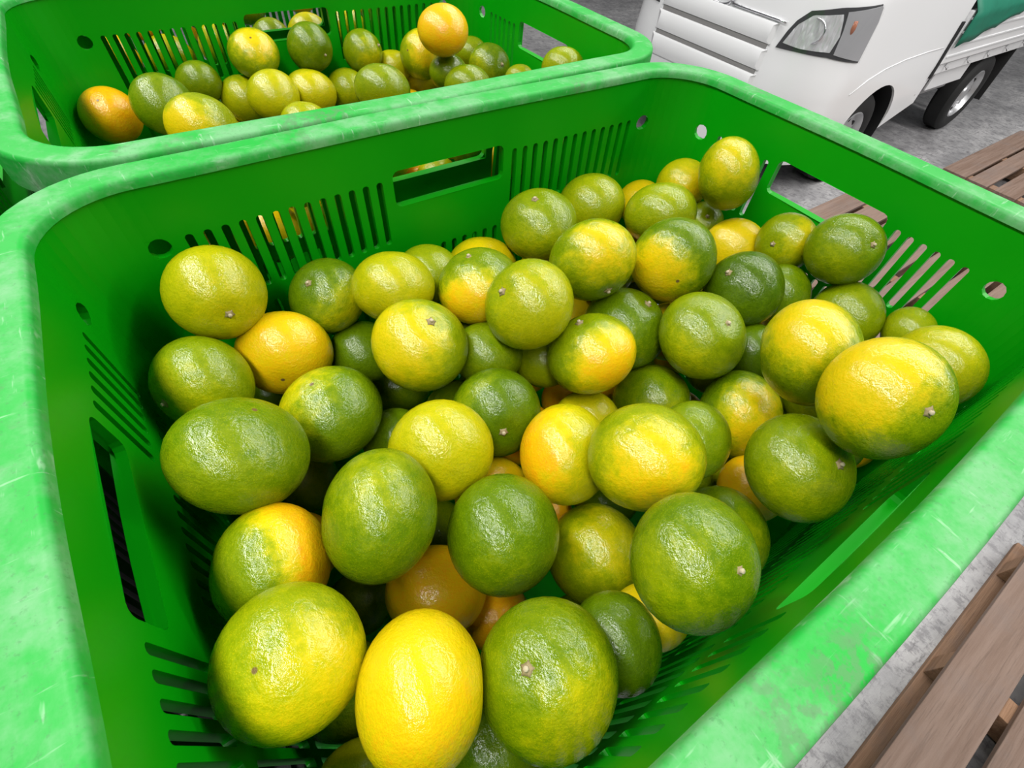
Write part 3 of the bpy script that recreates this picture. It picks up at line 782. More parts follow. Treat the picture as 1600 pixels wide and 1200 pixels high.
# crate, (x, y, z, radius, flatness), orientation, visible pole, (green..orange levels, threshold, patch direction), label
FRUITS = [
('A',[0.062,0.3033,1.3496,0.0275,0.9471],[0.67,0.63,-0.242,0.311],'s',[0.55,0.62,0.8,-0.12,0.18,0.98],"pale yellow-green citrus beside the left slots of the front crate's back wall"),
('A',[0.0829,0.2797,1.3067,0.0301,0.8286],[0.139,0.125,0.72,0.668],'b',[0.5,0.84,-0.1,0.02,0.57,-0.82],"yellow-orange citrus with a brown scar, second row at the front crate's left end"),
('A',[0.1239,0.3035,1.3211,0.0264,0.8414],[0.274,0.271,0.023,-0.922],'s',[0.2,0.58,0.7,0.19,0.95,0.24],'small green and yellow citrus under the left slots, its stem turned up'),
('A',[0.035,0.2662,1.3212,0.0282,0.8781],[0.393,-0.32,-0.516,0.691],'s',[0.33,0.48,0.7,-0.47,-0.33,0.82],"olive green citrus in the shade against the front crate's left wall"),
('A',[0.0425,0.1882,1.345,0.0305,0.8335],[0.21,0.84,-0.451,-0.217],'b',[0.27,0.36,0.83,0.31,0.92,-0.26],"large bright green citrus with a pale dot, beside the front crate's left handle hole"),
('A',[0.0902,0.219,1.3069,0.0305,0.8852],[0.097,0.966,0.23,0.062],'b',[0.24,0.66,0.81,-0.27,-0.3,-0.91],'glossy green citrus with a yellow tip, right of the large bright green one'),
('A',[0.1623,0.2767,1.3328,0.0281,0.8526],[0.251,0.932,-0.244,-0.092],'',[0.54,0.64,0.84,0.11,0.96,0.25],"pale yellow citrus at the back wall below the front crate's far handle hole"),
('A',[0.2001,0.2992,1.3134,0.0249,0.9126],[0.109,0.908,-0.4,-0.054],'',[0.42,0.42,0.5,0.29,0.86,-0.43],'green citrus half hidden against the back wall behind a pale yellow one'),
('A',[0.2497,0.3012,1.2999,0.0281,0.8525],[0.2,0.959,0.131,-0.153],'',[0.62,0.72,0.2,-0.5,0.85,-0.14],'dull yellow citrus against the back wall below the far handle hole'),
('A',[0.2172,0.2546,1.326,0.0302,0.8285],[0.38,0.028,-0.171,-0.909],'s',[0.3,0.86,0.52,1.0,0.02,-0.06],'citrus green on top and orange below, behind the pale green one at the middle'),
('A',[0.1555,0.2258,1.325,0.0305,0.849],[0.381,0.149,-0.091,0.908],'s',[0.38,0.7,0.5,0.48,0.64,0.59],'round yellow citrus with green right side and a grey stem button on top'),
('A',[0.2223,0.2044,1.3448,0.0298,0.8656],[0.08,0.403,-0.123,-0.904],'s',[0.38,0.52,0.3,-0.05,0.9,0.44],'pale green citrus with its stem on the left, middle of the front pile'),
('A',[0.1565,0.2908,1.216,0.0305,0.8257],[0.383,0.53,-0.739,0.16],'',[0.2,0.26,0.3,1.0,0.08,-0.03],'dark green citrus wedged beneath the yellow one with the grey stem button'),
('A',[0.1778,0.1715,1.2991,0.0297,0.8346],[0.793,0.42,-0.353,0.265],'s',[0.18,0.4,0.94,0.29,0.92,0.26],'dark green citrus with a pale stem at its lower right, middle of the pile'),
('A',[0.1992,0.2157,1.3015,0.0255,0.8791],[0.097,0.778,0.583,-0.215],'',[0.25,0.3,0.3,-0.9,-0.27,-0.34],"green citrus mostly hidden below the middle of the front crate's pile"),
('A',[0.1302,0.1548,1.317,0.03,0.8962],[0.168,-0.489,-0.692,-0.504],'',[0.42,0.6,0.1,0.49,0.42,-0.76],'smooth yellow-green citrus below the dark green one with a pale stem'),
('A',[0.0846,0.1306,1.3339,0.0302,0.8541],[0.316,-0.46,0.66,-0.503],'',[0.26,0.5,0.87,-0.07,-0.93,-0.37],'big olive green citrus left of the smooth yellow-green one in the front crate'),
('A',[0.1347,0.0984,1.31,0.0305,0.9109],[0.447,-0.689,-0.571,-0.002],'',[0.22,0.33,1.0,-0.35,-0.78,-0.52],'glossy deep green citrus left of the lowest yellow-green one near the front'),
('A',[0.1941,0.1215,1.304,0.0299,0.8629],[0.371,0.059,-0.817,-0.437],'',[0.6,0.93,0.61,0.72,0.37,0.58],'orange-yellow citrus with a green right side in the middle of the pile'),
('A',[0.2488,0.1658,1.3203,0.0297,0.8421],[0.958,-0.264,-0.11,-0.033],'s',[0.35,0.88,0.54,0.03,-1.0,-0.08],'citrus green at its stem with a bright orange right side, middle of the pile'),
('A',[0.2393,0.1456,1.2734,0.0235,0.9012],[0.544,-0.55,0.633,-0.028],'',[0.5,0.62,0.2,-0.37,-0.32,-0.87],'yellow-green citrus peeping out behind the orange-yellow one in the middle'),
('A',[0.2107,0.0844,1.3395,0.0297,0.8969],[0.05,0.042,-0.971,0.229],'',[0.42,0.86,0.7,0.62,-0.68,-0.4],'large blotched orange-yellow citrus with dark specks and a green edge'),
('A',[0.2978,0.1378,1.2658,0.0305,0.9048],[0.079,-0.748,0.33,-0.571],'',[0.28,0.5,0.88,0.65,0.6,-0.46],'dull green citrus behind the large blotched orange-yellow one'),
('A',[0.2558,0.0823,1.3202,0.0235,0.916],[0.305,-0.164,-0.876,-0.336],'',[0.27,0.32,0.3,0.94,-0.07,-0.32],'green citrus tucked to the right behind the large blotched orange-yellow one'),
('A',[0.3241,0.0858,1.29,0.0305,0.873],[0.184,-0.712,0.487,0.472],'',[0.22,0.78,0.62,-0.39,0.73,-0.56],'bright yellow citrus with a green upper left side'),
('A',[0.3209,0.1359,1.3257,0.0305,0.8306],[0.787,0.201,0.149,-0.564],'s',[0.34,0.52,0.9,-0.03,-0.94,0.34],'light green citrus with a tan stem button at its upper right'),
('A',[0.2986,0.1818,1.3056,0.0311,0.8827],[0.901,0.037,0.212,-0.376],'s',[0.22,0.33,0.94,-0.16,-0.97,0.18],'dark green citrus with a small stem, behind the light green one with a tan button'),
('A',[0.2831,0.2136,1.3511,0.0305,0.8494],[0.558,0.727,-0.365,0.164],'s',[0.33,0.78,0.67,0.58,0.76,0.29],"lemon yellow citrus with a green left end, below the far wall's right slots"),
('A',[0.3458,0.1925,1.3411,0.0305,0.8976],[0.33,0.158,0.727,0.581],'b',[0.24,0.8,0.56,0.63,-0.03,-0.78],'citrus half yellow and half dark green with a blossom dot at the bottom'),
('A',[0.2923,0.2865,1.3344,0.0305,0.8265],[0.639,-0.099,-0.069,0.76],'s',[0.34,0.52,0.87,-0.52,0.8,0.29],'green-yellow citrus with a stem on top, highest beside the far handle hole'),
('A',[0.3622,0.3003,1.3249,0.0298,0.8901],[0.169,0.951,-0.259,0.018],'',[0.38,0.46,0.2,-0.22,0.97,0.07],"smooth green citrus lying against the back wall's right slots"),
('A',[0.3926,0.2492,1.335,0.0305,0.853],[0.197,0.924,0.299,-0.134],'',[0.32,0.44,0.2,-0.94,-0.12,-0.32],'light green citrus with a flat top, right of the one against the right slots'),
('A',[0.4374,0.307,1.303,0.0223,0.8866],[0.171,-0.216,0.961,-0.039],'',[0.75,0.78,0.2,0.67,-0.27,-0.69],"small yellow citrus showing a sliver at the back wall's right end"),
('A',[0.4502,0.2767,1.3336,0.0233,0.8934],[0.222,-0.846,0.459,-0.157],'',[0.6,0.78,0.72,0.47,0.58,-0.66],'dull yellow citrus in the far right corner, beside the topmost upright one'),
('A',[0.4464,0.2354,1.3631,0.0282,0.8249],[0.485,-0.272,-0.767,-0.321],'',[0.42,0.68,0.67,0.91,-0.41,-0.05],'upright olive-yellow citrus topmost in the far right corner of the front crate'),
('A',[0.4521,0.2439,1.3105,0.0198,0.9452],[0.793,0.057,-0.321,0.514],'s',[0.3,0.36,0.2,-0.27,0.33,0.91],'small green citrus wedged under the upright olive-yellow one in the corner'),
('A',[0.4449,0.2014,1.3098,0.0276,0.8416],[0.358,-0.84,-0.118,-0.391],'b',[0.66,0.75,0.2,0.04,-0.49,-0.87],'clear yellow citrus with a dimple, in front of the far right corner'),
('A',[0.4505,0.1664,1.3369,0.0232,0.8334],[0.108,-0.613,-0.03,0.782],'s',[0.38,0.66,0.74,-0.61,0.66,0.44],'green citrus with a yellow cheek and white stem under the right handle hole'),
('A',[0.3812,0.1497,1.3302,0.0291,0.8802],[0.889,-0.278,-0.314,0.185],'s',[0.1,0.22,1.0,-0.84,-0.35,0.4],'dark green citrus with a star-shaped calyx near the right wall'),
('A',[0.426,0.1396,1.3152,0.0239,0.9044],[0.312,-0.738,0.417,0.429],'',[0.22,0.26,0.3,-0.62,0.77,-0.15],'dark green citrus hidden behind the one with a star-shaped calyx'),
('A',[0.4491,0.1263,1.3564,0.0252,0.9722],[0.474,0.059,-0.389,0.788],'s',[0.28,0.46,0.88,0.36,0.88,0.32],'green citrus below the right handle hole with its stem pointing at the slots'),
('A',[0.4415,0.0964,1.3188,0.0264,0.887],[0.297,-0.437,0.57,-0.629],'',[0.28,0.38,0.3,0.75,-0.1,-0.66],'smooth green citrus behind the tall yellow-topped one by the right wall'),
('A',[0.4547,0.0587,1.3265,0.0186,0.8585],[0.849,0.401,0.306,-0.158],'',[0.42,0.44,0.3,-0.98,-0.2,-0.03],'green sliver of citrus touching the right wall below the slots'),
('A',[0.3218,0.0752,1.3646,0.0305,0.8269],[0.452,-0.39,-0.758,-0.261],'',[0.33,0.75,0.51,1.0,-0.02,0.08],'tall citrus yellow on top and green below, near the right wall'),
('A',[0.2979,0.0331,1.3862,0.0283,0.8271],[0.506,0.033,-0.445,0.738],'s',[0.3,0.76,0.42,0.96,-0.02,0.28],'largest egg-shaped citrus, yellow above green, against the near right wall'),
('A',[0.41,0.0318,1.3434,0.0257,0.8966],[0.551,0.641,0.385,0.37],'',[0.48,0.56,0.2,-0.08,0.43,-0.9],'olive-yellow citrus at the far right, behind the largest egg-shaped one'),
('A',[0.2824,0.0358,1.3321,0.0294,0.8311],[0.847,0.226,-0.123,0.465],'s',[0.33,0.48,0.9,-0.59,0.62,0.52],'bright green citrus touching the near wall below the largest egg-shaped one'),
('A',[0.2996,0.0469,1.2726,0.0235,0.8995],[0.43,-0.89,0.056,-0.145],'',[0.8,0.9,0.2,-0.43,-0.58,-0.69],'orange sliver of citrus left of the bright green one by the near wall'),
('A',[0.2525,0.0372,1.2754,0.0291,0.8965],[0.211,-0.543,0.585,-0.565],'',[0.24,0.56,0.78,0.99,-0.14,-0.06],'green citrus with a yellow end wedged along the near wall'),
('A',[0.1756,0.032,1.3657,0.0266,0.8393],[0.546,0.142,0.28,-0.777],'s',[0.25,0.46,0.85,0.01,-0.9,0.44],'big green citrus with its stem against the near wall, lower right of the pile'),
('A',[0.1873,0.0723,1.2625,0.0296,0.8981],[0.276,0.775,0.455,0.339],'',[0.34,0.62,0.72,0.27,0.79,-0.55],'pale yellow citrus with a green underside, left of the big green stemmed one'),
('A',[0.1806,0.0281,1.2846,0.0202,0.8297],[0.082,-0.36,-0.745,0.555],'',[0.7,0.76,0.2,0.01,-0.99,-0.13],"yellow citrus low against the near wall's slots, under the big green one"),
('A',[0.111,0.0347,1.3327,0.0283,0.8447],[0.533,-0.228,-0.033,0.814],'s',[0.3,0.6,0.73,-0.9,0.21,0.39],'large knobbly green citrus with a stub of stem facing up, nearest the viewer'),
('A',[0.149,0.029,1.3092,0.0218,0.9006],[0.275,0.783,0.401,0.388],'',[0.08,0.2,0.3,0.23,0.58,-0.78],'dark green citrus squeezed between the large knobbly one and the near wall'),
('A',[0.067,0.0574,1.3378,0.0286,0.8259],[0.345,0.738,0.002,0.581],'',[0.78,0.88,0.78,0.35,0.92,0.17],'tall golden yellow citrus at the bottom edge, left of the large knobbly green one'),
('A',[0.0978,0.1102,1.2499,0.0305,0.864],[0.367,0.904,-0.145,-0.165],'',[0.84,0.9,0.2,0.06,0.8,-0.6],'golden orange citrus half hidden behind the tall golden yellow one'),
('A',[0.0325,0.0917,1.3439,0.0265,0.8869],[0.165,-0.09,0.979,0.074],'b',[0.44,0.72,0.73,-0.41,-0.7,-0.59],"big yellow-green citrus with a dark speck, nearest the front crate's left wall"),
('A',[0.0343,0.1394,1.3237,0.0276,0.8945],[0.316,0.827,0.248,0.394],'',[0.33,0.92,0.12,0.61,0.01,0.79],'green citrus with an orange shoulder, against the left wall by the handle hole'),
('A',[0.1232,0.1624,1.1996,0.0235,0.8602],[0.05,0.945,0.324,0.008],'b',[0.3,0.3,0.3,-0.35,0.29,-0.89],'grey-green citrus deep in the gap left of the glossy deep green one'),
('A',[0.0298,0.0494,1.269,0.0214,0.8295],[0.615,0.738,-0.229,-0.157],'',[0.5,0.55,0.3,0.21,0.96,-0.19],'dull yellow citrus low at the bottom edge beneath two big yellow ones'),
('A',[0.084,0.03,1.288,0.0235,0.8225],[0.001,0.0,0.0,0.0],'',[0.28,0.33,0.3,0.06,0.02,-1.0],'green citrus low at the bottom edge under the large knobbly green one'),
('A',[0.1319,0.2751,1.2864,0.0235,0.8996],[0.191,-0.856,-0.477,0.06],'',[0.15,0.2,0.3,-0.6,-0.09,-0.79],'dark green citrus deep in the gap below the left slots'),
('A',[0.0636,0.3053,1.2432,0.0222,0.8948],[0.538,0.028,0.837,-0.092],'',[0.25,0.25,0.3,-0.64,-0.75,-0.16],'dark citrus deep in the gap under the yellow-orange scarred one'),
('A',[0.1208,0.2026,1.2709,0.0234,0.8987],[0.284,0.206,0.9,0.261],'',[0.2,0.2,0.3,-0.49,0.04,-0.87],'dark green citrus deep in the gap left of the smooth yellow-green one'),
('A',[0.0606,0.2525,1.1963,0.0235,0.8929],[0.502,-0.23,-0.792,-0.261],'',[0.5,0.5,0.3,0.71,-0.24,-0.66],'dull yellow citrus deep in the gap below the large bright green one'),
('A',[0.3671,0.1139,1.3006,0.0235,0.8536],[0.458,-0.368,-0.763,-0.269],'',[0.2,0.2,0.3,0.72,-0.69,-0.07],'dark green citrus deep in the gap left of the tall yellow-topped one'),
('A',[0.2402,0.1997,1.2881,0.0235,0.8835],[0.109,0.763,0.606,-0.196],'',[0.4,0.4,0.3,-0.83,-0.4,-0.38],'olive citrus deep in the gap under the pale green one with its stem at left'),
('A',[0.2728,0.1954,1.2202,0.0235,0.9115],[0.135,0.964,0.223,-0.048],'',[0.95,0.95,0.3,-0.72,0.32,-0.62],'orange citrus deep in the gap under the one with the bright orange side'),
('A',[0.3103,0.2491,1.2579,0.0235,0.8942],[0.407,-0.793,0.41,0.194],'',[0.75,0.75,0.3,-0.5,0.29,-0.82],'yellow citrus deep in the gap right of the pale green one at the middle'),
('A',[0.1248,0.0857,1.2181,0.0234,0.87],[0.39,0.797,-0.461,-0.009],'',[0.92,0.95,0.3,0.37,0.78,-0.5],'dark orange citrus deep in the gap above the large knobbly green one'),
('A',[0.2247,0.1005,1.2509,0.0235,0.8712],[0.182,0.125,-0.932,0.289],'',[0.2,0.2,0.3,0.79,-0.45,-0.42],'dark green citrus deep in the gap under the large blotched orange-yellow one'),
('A',[0.0553,0.1504,1.1847,0.0235,0.8996],[0.124,0.926,0.288,-0.209],'',[0.3,0.3,0.3,-0.56,0.38,-0.73],'dark green citrus deep in the gap above the tall golden yellow one'),
('A',[0.321,0.3048,1.2642,0.0234,0.8978],[0.251,-0.677,-0.322,-0.613],'',[0.8,0.8,0.3,0.5,0.03,-0.86],'yellow sliver of citrus under the green-yellow one beside the far handle hole'),
('B',[0.0427,0.6801,1.3142,0.0267,0.9691],[0.318,-0.939,0.127,-0.031],'b',[0.9,0.95,0.2,0.27,0.5,-0.82],'orange citrus alone in the left corner of the back crate'),
('B',[0.0907,0.6328,1.3327,0.028,0.8525],[0.236,-0.83,0.396,0.314],'b',[0.2,0.3,0.3,0.02,0.71,-0.7],"large dark green citrus beside the orange one at the back crate's left end"),
('B',[0.1069,0.5127,1.3555,0.028,0.9013],[0.058,0.978,-0.007,-0.199],'',[0.42,0.76,0.53,-0.7,0.71,0.08],"yellow and green citrus lying close behind the back crate's near rim at left"),
('B',[0.1337,0.6851,1.3294,0.022,0.8839],[0.743,-0.506,0.285,0.333],'',[0.24,0.3,0.3,-0.49,-0.36,-0.79],"dark green citrus under the left slots of the back crate's far wall"),
('B',[0.1731,0.6794,1.3091,0.0272,0.8801],[0.173,0.698,-0.693,-0.054],'',[0.42,0.52,0.2,0.97,0.17,0.18],"green-yellow citrus right of the dark green one under the back crate's left slots"),
('B',[0.1966,0.6813,1.3506,0.0265,0.8219],[0.144,-0.41,0.872,0.223],'b',[0.34,0.78,0.62,-0.02,-0.22,-0.98],'yellow citrus with a grey scarred end, highest at left in the back crate'),
('B',[0.1943,0.6369,1.3241,0.0276,0.89],[0.176,-0.959,0.205,-0.085],'',[0.5,0.58,0.2,0.53,0.65,-0.54],'light yellow-green citrus in the middle left of the back crate'),
('B',[0.2398,0.6548,1.3139,0.0279,0.8564],[0.057,0.91,0.379,-0.155],'',[0.48,0.62,0.1,-0.76,0.64,0.11],'yellow-green citrus touching the light one in the middle left of the back crate'),
('B',[0.2577,0.6829,1.3496,0.0249,0.9689],[0.407,0.182,0.722,-0.529],'s',[0.24,0.34,0.92,0.12,-0.94,0.31],"green citrus standing below the back crate's far handle hole"),
('B',[0.1437,0.6826,1.2744,0.0229,0.894],[0.521,-0.683,0.51,0.048],'',[0.72,0.75,0.2,0.31,-0.24,-0.92],'yellow sliver of citrus between the two left fruits behind the near rim'),
('B',[0.2106,0.5942,1.307,0.0269,0.845],[0.125,-0.012,-0.982,0.143],'',[0.46,0.5,0.2,0.26,-0.96,-0.05],'pale green citrus just showing above the near rim, left of the middle'),
('B',[0.2679,0.682,1.2693,0.0234,0.8509],[0.157,0.951,-0.256,-0.078],'',[0.3,0.35,0.2,0.2,0.98,-0.07],'small green citrus just showing above the near rim at the middle'),
('B',[0.32,0.6839,1.3372,0.0235,0.9789],[0.448,-0.198,0.508,-0.709],'s',[0.33,0.66,0.86,0.85,-0.02,0.53],"green and yellow citrus with its stem at right, under the back crate's right slots"),
('B',[0.2896,0.6697,1.3056,0.0249,0.926],[0.138,0.732,-0.659,-0.104],'',[0.4,0.46,0.2,0.86,0.48,-0.16],'light green citrus behind the big green one in the middle of the back crate'),
('B',[0.2751,0.5284,1.3547,0.028,0.823],[0.159,0.976,-0.133,-0.074],'',[0.27,0.36,0.2,-0.32,0.95,0.01],'big smooth green citrus in the middle of the back crate behind the near rim'),
('B',[0.3574,0.6841,1.3164,0.0226,0.8444],[0.143,0.921,-0.36,-0.036],'',[0.55,0.58,0.2,0.32,0.95,-0.03],'yellow-green citrus wedged at the far wall left of the yellow-cheeked one'),
('B',[0.3831,0.6511,1.3372,0.0275,0.978],[0.525,-0.542,0.621,-0.211],'b',[0.4,0.8,0.57,0.45,-0.72,-0.52],'yellow-cheeked citrus with a green base below the bright orange one'),
('B',[0.3803,0.5907,1.3775,0.0279,0.8212],[0.081,-0.519,0.851,0.024],'b',[0.88,0.95,0.82,0.98,-0.19,-0.01],'bright orange citrus topmost in the back crate'),
('B',[0.3976,0.6798,1.2987,0.0265,0.8319],[0.139,0.432,-0.887,0.089],'',[0.6,0.64,0.2,0.98,-0.19,-0.0],'yellow-green citrus right of the big smooth green one in the back crate'),
('B',[0.3631,0.6591,1.2758,0.0266,0.8244],[0.181,0.896,-0.406,-0.022],'',[0.85,0.86,0.2,0.4,0.92,-0.01],'orange-yellow citrus just showing above the near rim, right of the middle'),
('B',[0.3882,0.5959,1.3338,0.0235,0.8254],[0.139,0.533,-0.831,0.078],'',[0.26,0.3,0.2,1.0,0.08,-0.0],'green citrus under the bright orange one in the back crate'),
('B',[0.4525,0.605,1.3287,0.027,0.9784],[0.238,0.225,-0.51,0.795],'s',[0.25,0.55,0.84,0.81,0.53,0.26],'green citrus with a dark stem end at right in the back crate'),
('B',[0.388,0.5514,1.3334,0.0278,0.8216],[0.119,0.952,0.257,-0.118],'',[0.26,0.34,0.2,-0.88,0.48,-0.01],'grey-green citrus showing above the near rim at right in the back crate'),
('B',[0.4508,0.6507,1.3312,0.0226,0.8213],[0.147,0.922,-0.359,-0.008],'',[0.35,0.4,0.2,0.2,0.98,-0.0],'small green citrus in the right corner behind the bright orange one'),
('B',[0.4616,0.5529,1.3317,0.0178,0.8214],[0.162,0.948,-0.272,-0.014],'',[0.42,0.45,0.2,-0.07,1.0,-0.01],'small yellow-green citrus just showing above the near rim near the right wall'),
('B',[0.4581,0.4723,1.3676,0.0225,0.8214],[0.146,0.981,0.107,-0.068],'',[0.4,0.44,0.2,-0.79,0.61,-0.0],"green citrus in front of the back crate's right handle hole"),
('B',[0.118,0.42,1.305,0.0265,0.9],[0.054,-0.555,-0.788,0.261],'',[0.82,0.9199999999999999,0.84,-0.83,-0.48,0.29],'orange-yellow citrus seen through the slots between the front and back crates'),
('A',[0.3665,0.0581,1.3049,0.025,0.898],[0.156,0.635,-0.754,-0.066],'',[0.35,0.5,0.8,0.57,0.82,0.08],'citrus buried under the top layer of the front crate'),
('A',[0.3348,0.2471,1.3044,0.0271,0.8788],[0.284,0.349,0.846,0.287],'',[0.2,0.35,0.8,-0.16,-0.65,-0.75],'citrus buried under the top layer of the front crate'),
('A',[0.4151,0.0534,1.3016,0.0246,0.9269],[0.382,-0.106,0.677,0.62],'',[0.35,0.5,0.8,0.37,0.62,-0.69],'citrus buried under the top layer of the front crate'),
('A',[0.3783,0.2121,1.3005,0.0246,0.8982],[0.583,-0.598,0.507,-0.213],'',[0.25,0.4,0.8,0.21,0.05,-0.98],'citrus buried under the top layer of the front crate'),
('A',[0.0358,0.2196,1.2992,0.0259,0.8666],[0.44,-0.67,-0.496,0.334],'',[0.6,0.75,0.8,-0.9,-0.34,-0.27],'citrus buried under the top layer of the front crate'),
('A',[0.3818,0.2623,1.2866,0.0248,0.8956],[0.123,-0.992,-0.003,0.005],'',[0.92,1,0.8,-0.72,0.65,-0.24],'citrus buried under the top layer of the front crate'),
('A',[0.3482,0.1736,1.2837,0.025,0.8828],[0.761,-0.591,0.177,-0.199],'',[0.8,0.9500000000000001,0.8,-0.35,-0.41,-0.85],'citrus buried under the top layer of the front crate'),
('A',[0.0844,0.1608,1.282,0.0254,0.9305],[0.566,-0.743,-0.342,-0.103],'',[0.45,0.6,0.8,-0.22,-0.52,-0.83],'citrus buried under the top layer of the front crate'),
('A',[0.4101,0.1712,1.282,0.0267,0.9349],[0.24,0.376,-0.814,0.374],'',[0.25,0.4,0.8,0.83,0.33,0.45],'citrus buried under the top layer of the front crate'),
('A',[0.1914,0.2628,1.28,0.0263,0.867],[0.347,-0.42,-0.54,-0.642],'',[0.35,0.5,0.8,0.43,-0.16,-0.89],'citrus buried under the top layer of the front crate'),
('A',[0.0342,0.1634,1.2796,0.0248,0.8849],[0.211,-0.758,0.442,0.431],'',[0.2,0.35,0.8,-0.16,0.58,-0.8],'citrus buried under the top layer of the front crate'),
('A',[0.2413,0.2469,1.2784,0.0266,0.8927],[0.419,-0.001,0.718,0.556],'',[0.6,0.75,0.8,-0.15,0.16,-0.98],'citrus buried under the top layer of the front crate'),
('A',[0.4335,0.272,1.2738,0.0246,0.8984],[0.357,0.419,0.833,-0.056],'',[0.35,0.5,0.8,-0.18,-0.97,-0.19],'citrus buried under the top layer of the front crate'),
('A',[0.4064,0.0928,1.2737,0.0249,0.9015],[0.098,0.219,0.962,-0.131],'',[0.2,0.35,0.8,0.52,-0.83,-0.19],'citrus buried under the top layer of the front crate'),
('A',[0.4219,0.225,1.2709,0.0247,0.8912],[0.226,-0.552,-0.785,-0.165],'',[0.8,0.9500000000000001,0.8,-0.22,-0.94,-0.27],'citrus buried under the top layer of the front crate'),
('A',[0.1534,0.1354,1.2693,0.0249,0.8715],[0.094,-0.01,-0.835,-0.543],'',[0.8,0.9500000000000001,0.8,0.62,0.17,-0.77],'citrus buried under the top layer of the front crate'),
('A',[0.4386,0.1292,1.268,0.0251,0.897],[0.221,0.557,0.336,0.727],'',[0.8,0.9500000000000001,0.8,0.0,0.41,-0.91],'citrus buried under the top layer of the front crate'),
('A',[0.1315,0.0396,1.2662,0.0247,0.9089],[0.376,-0.84,0.012,-0.391],'',[0.35,0.5,0.8,0.32,-0.29,-0.9],'citrus buried under the top layer of the front crate'),
('A',[0.4463,0.0659,1.2656,0.0249,0.9146],[0.111,-0.394,0.754,0.514],'',[0.45,0.6,0.8,0.67,0.71,-0.23],'citrus buried under the top layer of the front crate'),
('A',[0.3492,0.0359,1.2646,0.0246,0.9295],[0.127,0.379,-0.761,0.511],'',[0.92,1,0.8,0.97,0.26,0.01],'citrus buried under the top layer of the front crate'),
('A',[0.0994,0.2489,1.2645,0.0251,0.8814],[0.174,0.915,-0.122,-0.342],'',[0.45,0.6,0.8,-0.14,0.98,0.12],'citrus buried under the top layer of the front crate'),
('A',[0.3744,0.1376,1.262,0.0249,0.8641],[0.103,-0.939,-0.128,-0.304],'',[0.25,0.4,0.8,-0.58,0.25,-0.78],'citrus buried under the top layer of the front crate'),
('A',[0.1691,0.2078,1.2602,0.0249,0.8721],[0.528,-0.784,-0.326,0.024],'',[0.25,0.4,0.8,-0.65,-0.39,-0.65],'citrus buried under the top layer of the front crate'),
('A',[0.3972,0.0411,1.258,0.0251,0.8901],[0.093,0.764,-0.559,-0.308],'',[0.2,0.35,0.8,0.08,0.98,0.18],'citrus buried under the top layer of the front crate'),
('A',[0.0751,0.0638,1.2579,0.0251,0.9337],[0.227,-0.215,0.777,0.546],'',[0.6,0.75,0.8,-0.18,0.61,-0.77],'citrus buried under the top layer of the front crate'),
('A',[0.2715,0.0827,1.2578,0.0256,0.8854],[0.67,-0.666,0.168,0.281],'',[0.2,0.35,0.8,-0.92,0.08,-0.37],'citrus buried under the top layer of the front crate'),
('A',[0.271,0.2858,1.2567,0.0259,0.9001],[0.375,0.714,0.568,0.166],'',[0.6,0.75,0.8,-0.96,-0.18,-0.23],'citrus buried under the top layer of the front crate'),
('A',[0.3523,0.2164,1.2551,0.0263,0.8667],[0.39,-0.333,0.728,-0.455],'',[0.25,0.4,0.8,0.84,-0.34,-0.42],'citrus buried under the top layer of the front crate'),
('A',[0.2221,0.2961,1.2537,0.0247,0.8607],[0.308,0.758,0.572,-0.066],'',[0.45,0.6,0.8,-0.97,-0.21,0.14],'citrus buried under the top layer of the front crate'),
('A',[0.2032,0.1729,1.2525,0.0255,0.8725],[0.463,-0.237,0.701,0.488],'',[0.92,1,0.8,-0.23,0.34,-0.91],'citrus buried under the top layer of the front crate'),
('A',[0.371,0.2984,1.2519,0.0256,0.9022],[0.647,0.097,0.629,0.42],'',[0.6,0.75,0.8,-0.48,-0.1,-0.87],'citrus buried under the top layer of the front crate'),
('A',[0.0342,0.0929,1.2503,0.0254,0.9287],[0.513,-0.128,0.701,0.479],'',[0.25,0.4,0.8,-0.76,0.24,-0.6],'citrus buried under the top layer of the front crate'),
('A',[0.1078,0.2978,1.2475,0.0249,0.9187],[0.38,-0.547,-0.515,-0.54],'',[0.2,0.35,0.8,0.21,-0.07,-0.98],'citrus buried under the top layer of the front crate'),
('A',[0.3649,0.0831,1.2472,0.0255,0.9013],[0.124,0.604,-0.747,-0.25],'',[0.45,0.6,0.8,0.61,0.79,0.01],'citrus buried under the top layer of the front crate'),
('A',[0.0358,0.2608,1.2468,0.0255,0.9119],[0.539,-0.311,0.585,0.519],'',[0.8,0.9500000000000001,0.8,-0.55,0.02,-0.84],'citrus buried under the top layer of the front crate'),
('A',[0.4452,0.1782,1.2419,0.0255,0.8656],[0.546,-0.219,0.807,-0.059],'',[0.45,0.6,0.8,0.34,-0.32,-0.88],'citrus buried under the top layer of the front crate'),
('A',[0.2123,0.2267,1.241,0.0262,0.9128],[0.286,0.256,-0.917,0.107],'',[0.45,0.6,0.8,0.89,-0.4,0.21],'citrus buried under the top layer of the front crate'),
('A',[0.3142,0.1801,1.2405,0.0247,0.9234],[0.794,-0.496,0.314,-0.158],'',[0.92,1,0.8,-0.27,-0.53,-0.8],'citrus buried under the top layer of the front crate'),
('A',[0.3996,0.2581,1.238,0.0263,0.911],[0.185,-0.05,0.936,0.296],'',[0.2,0.35,0.8,0.6,-0.33,-0.73],'citrus buried under the top layer of the front crate'),
('A',[0.0891,0.1839,1.2376,0.0252,0.9397],[0.621,-0.03,0.671,0.405],'',[0.35,0.5,0.8,-0.77,-0.07,-0.63],'citrus buried under the top layer of the front crate'),
('A',[0.3852,0.1841,1.2347,0.0246,0.9377],[0.652,-0.611,0.185,0.409],'',[0.8,0.9500000000000001,0.8,-0.81,0.48,-0.33],'citrus buried under the top layer of the front crate'),
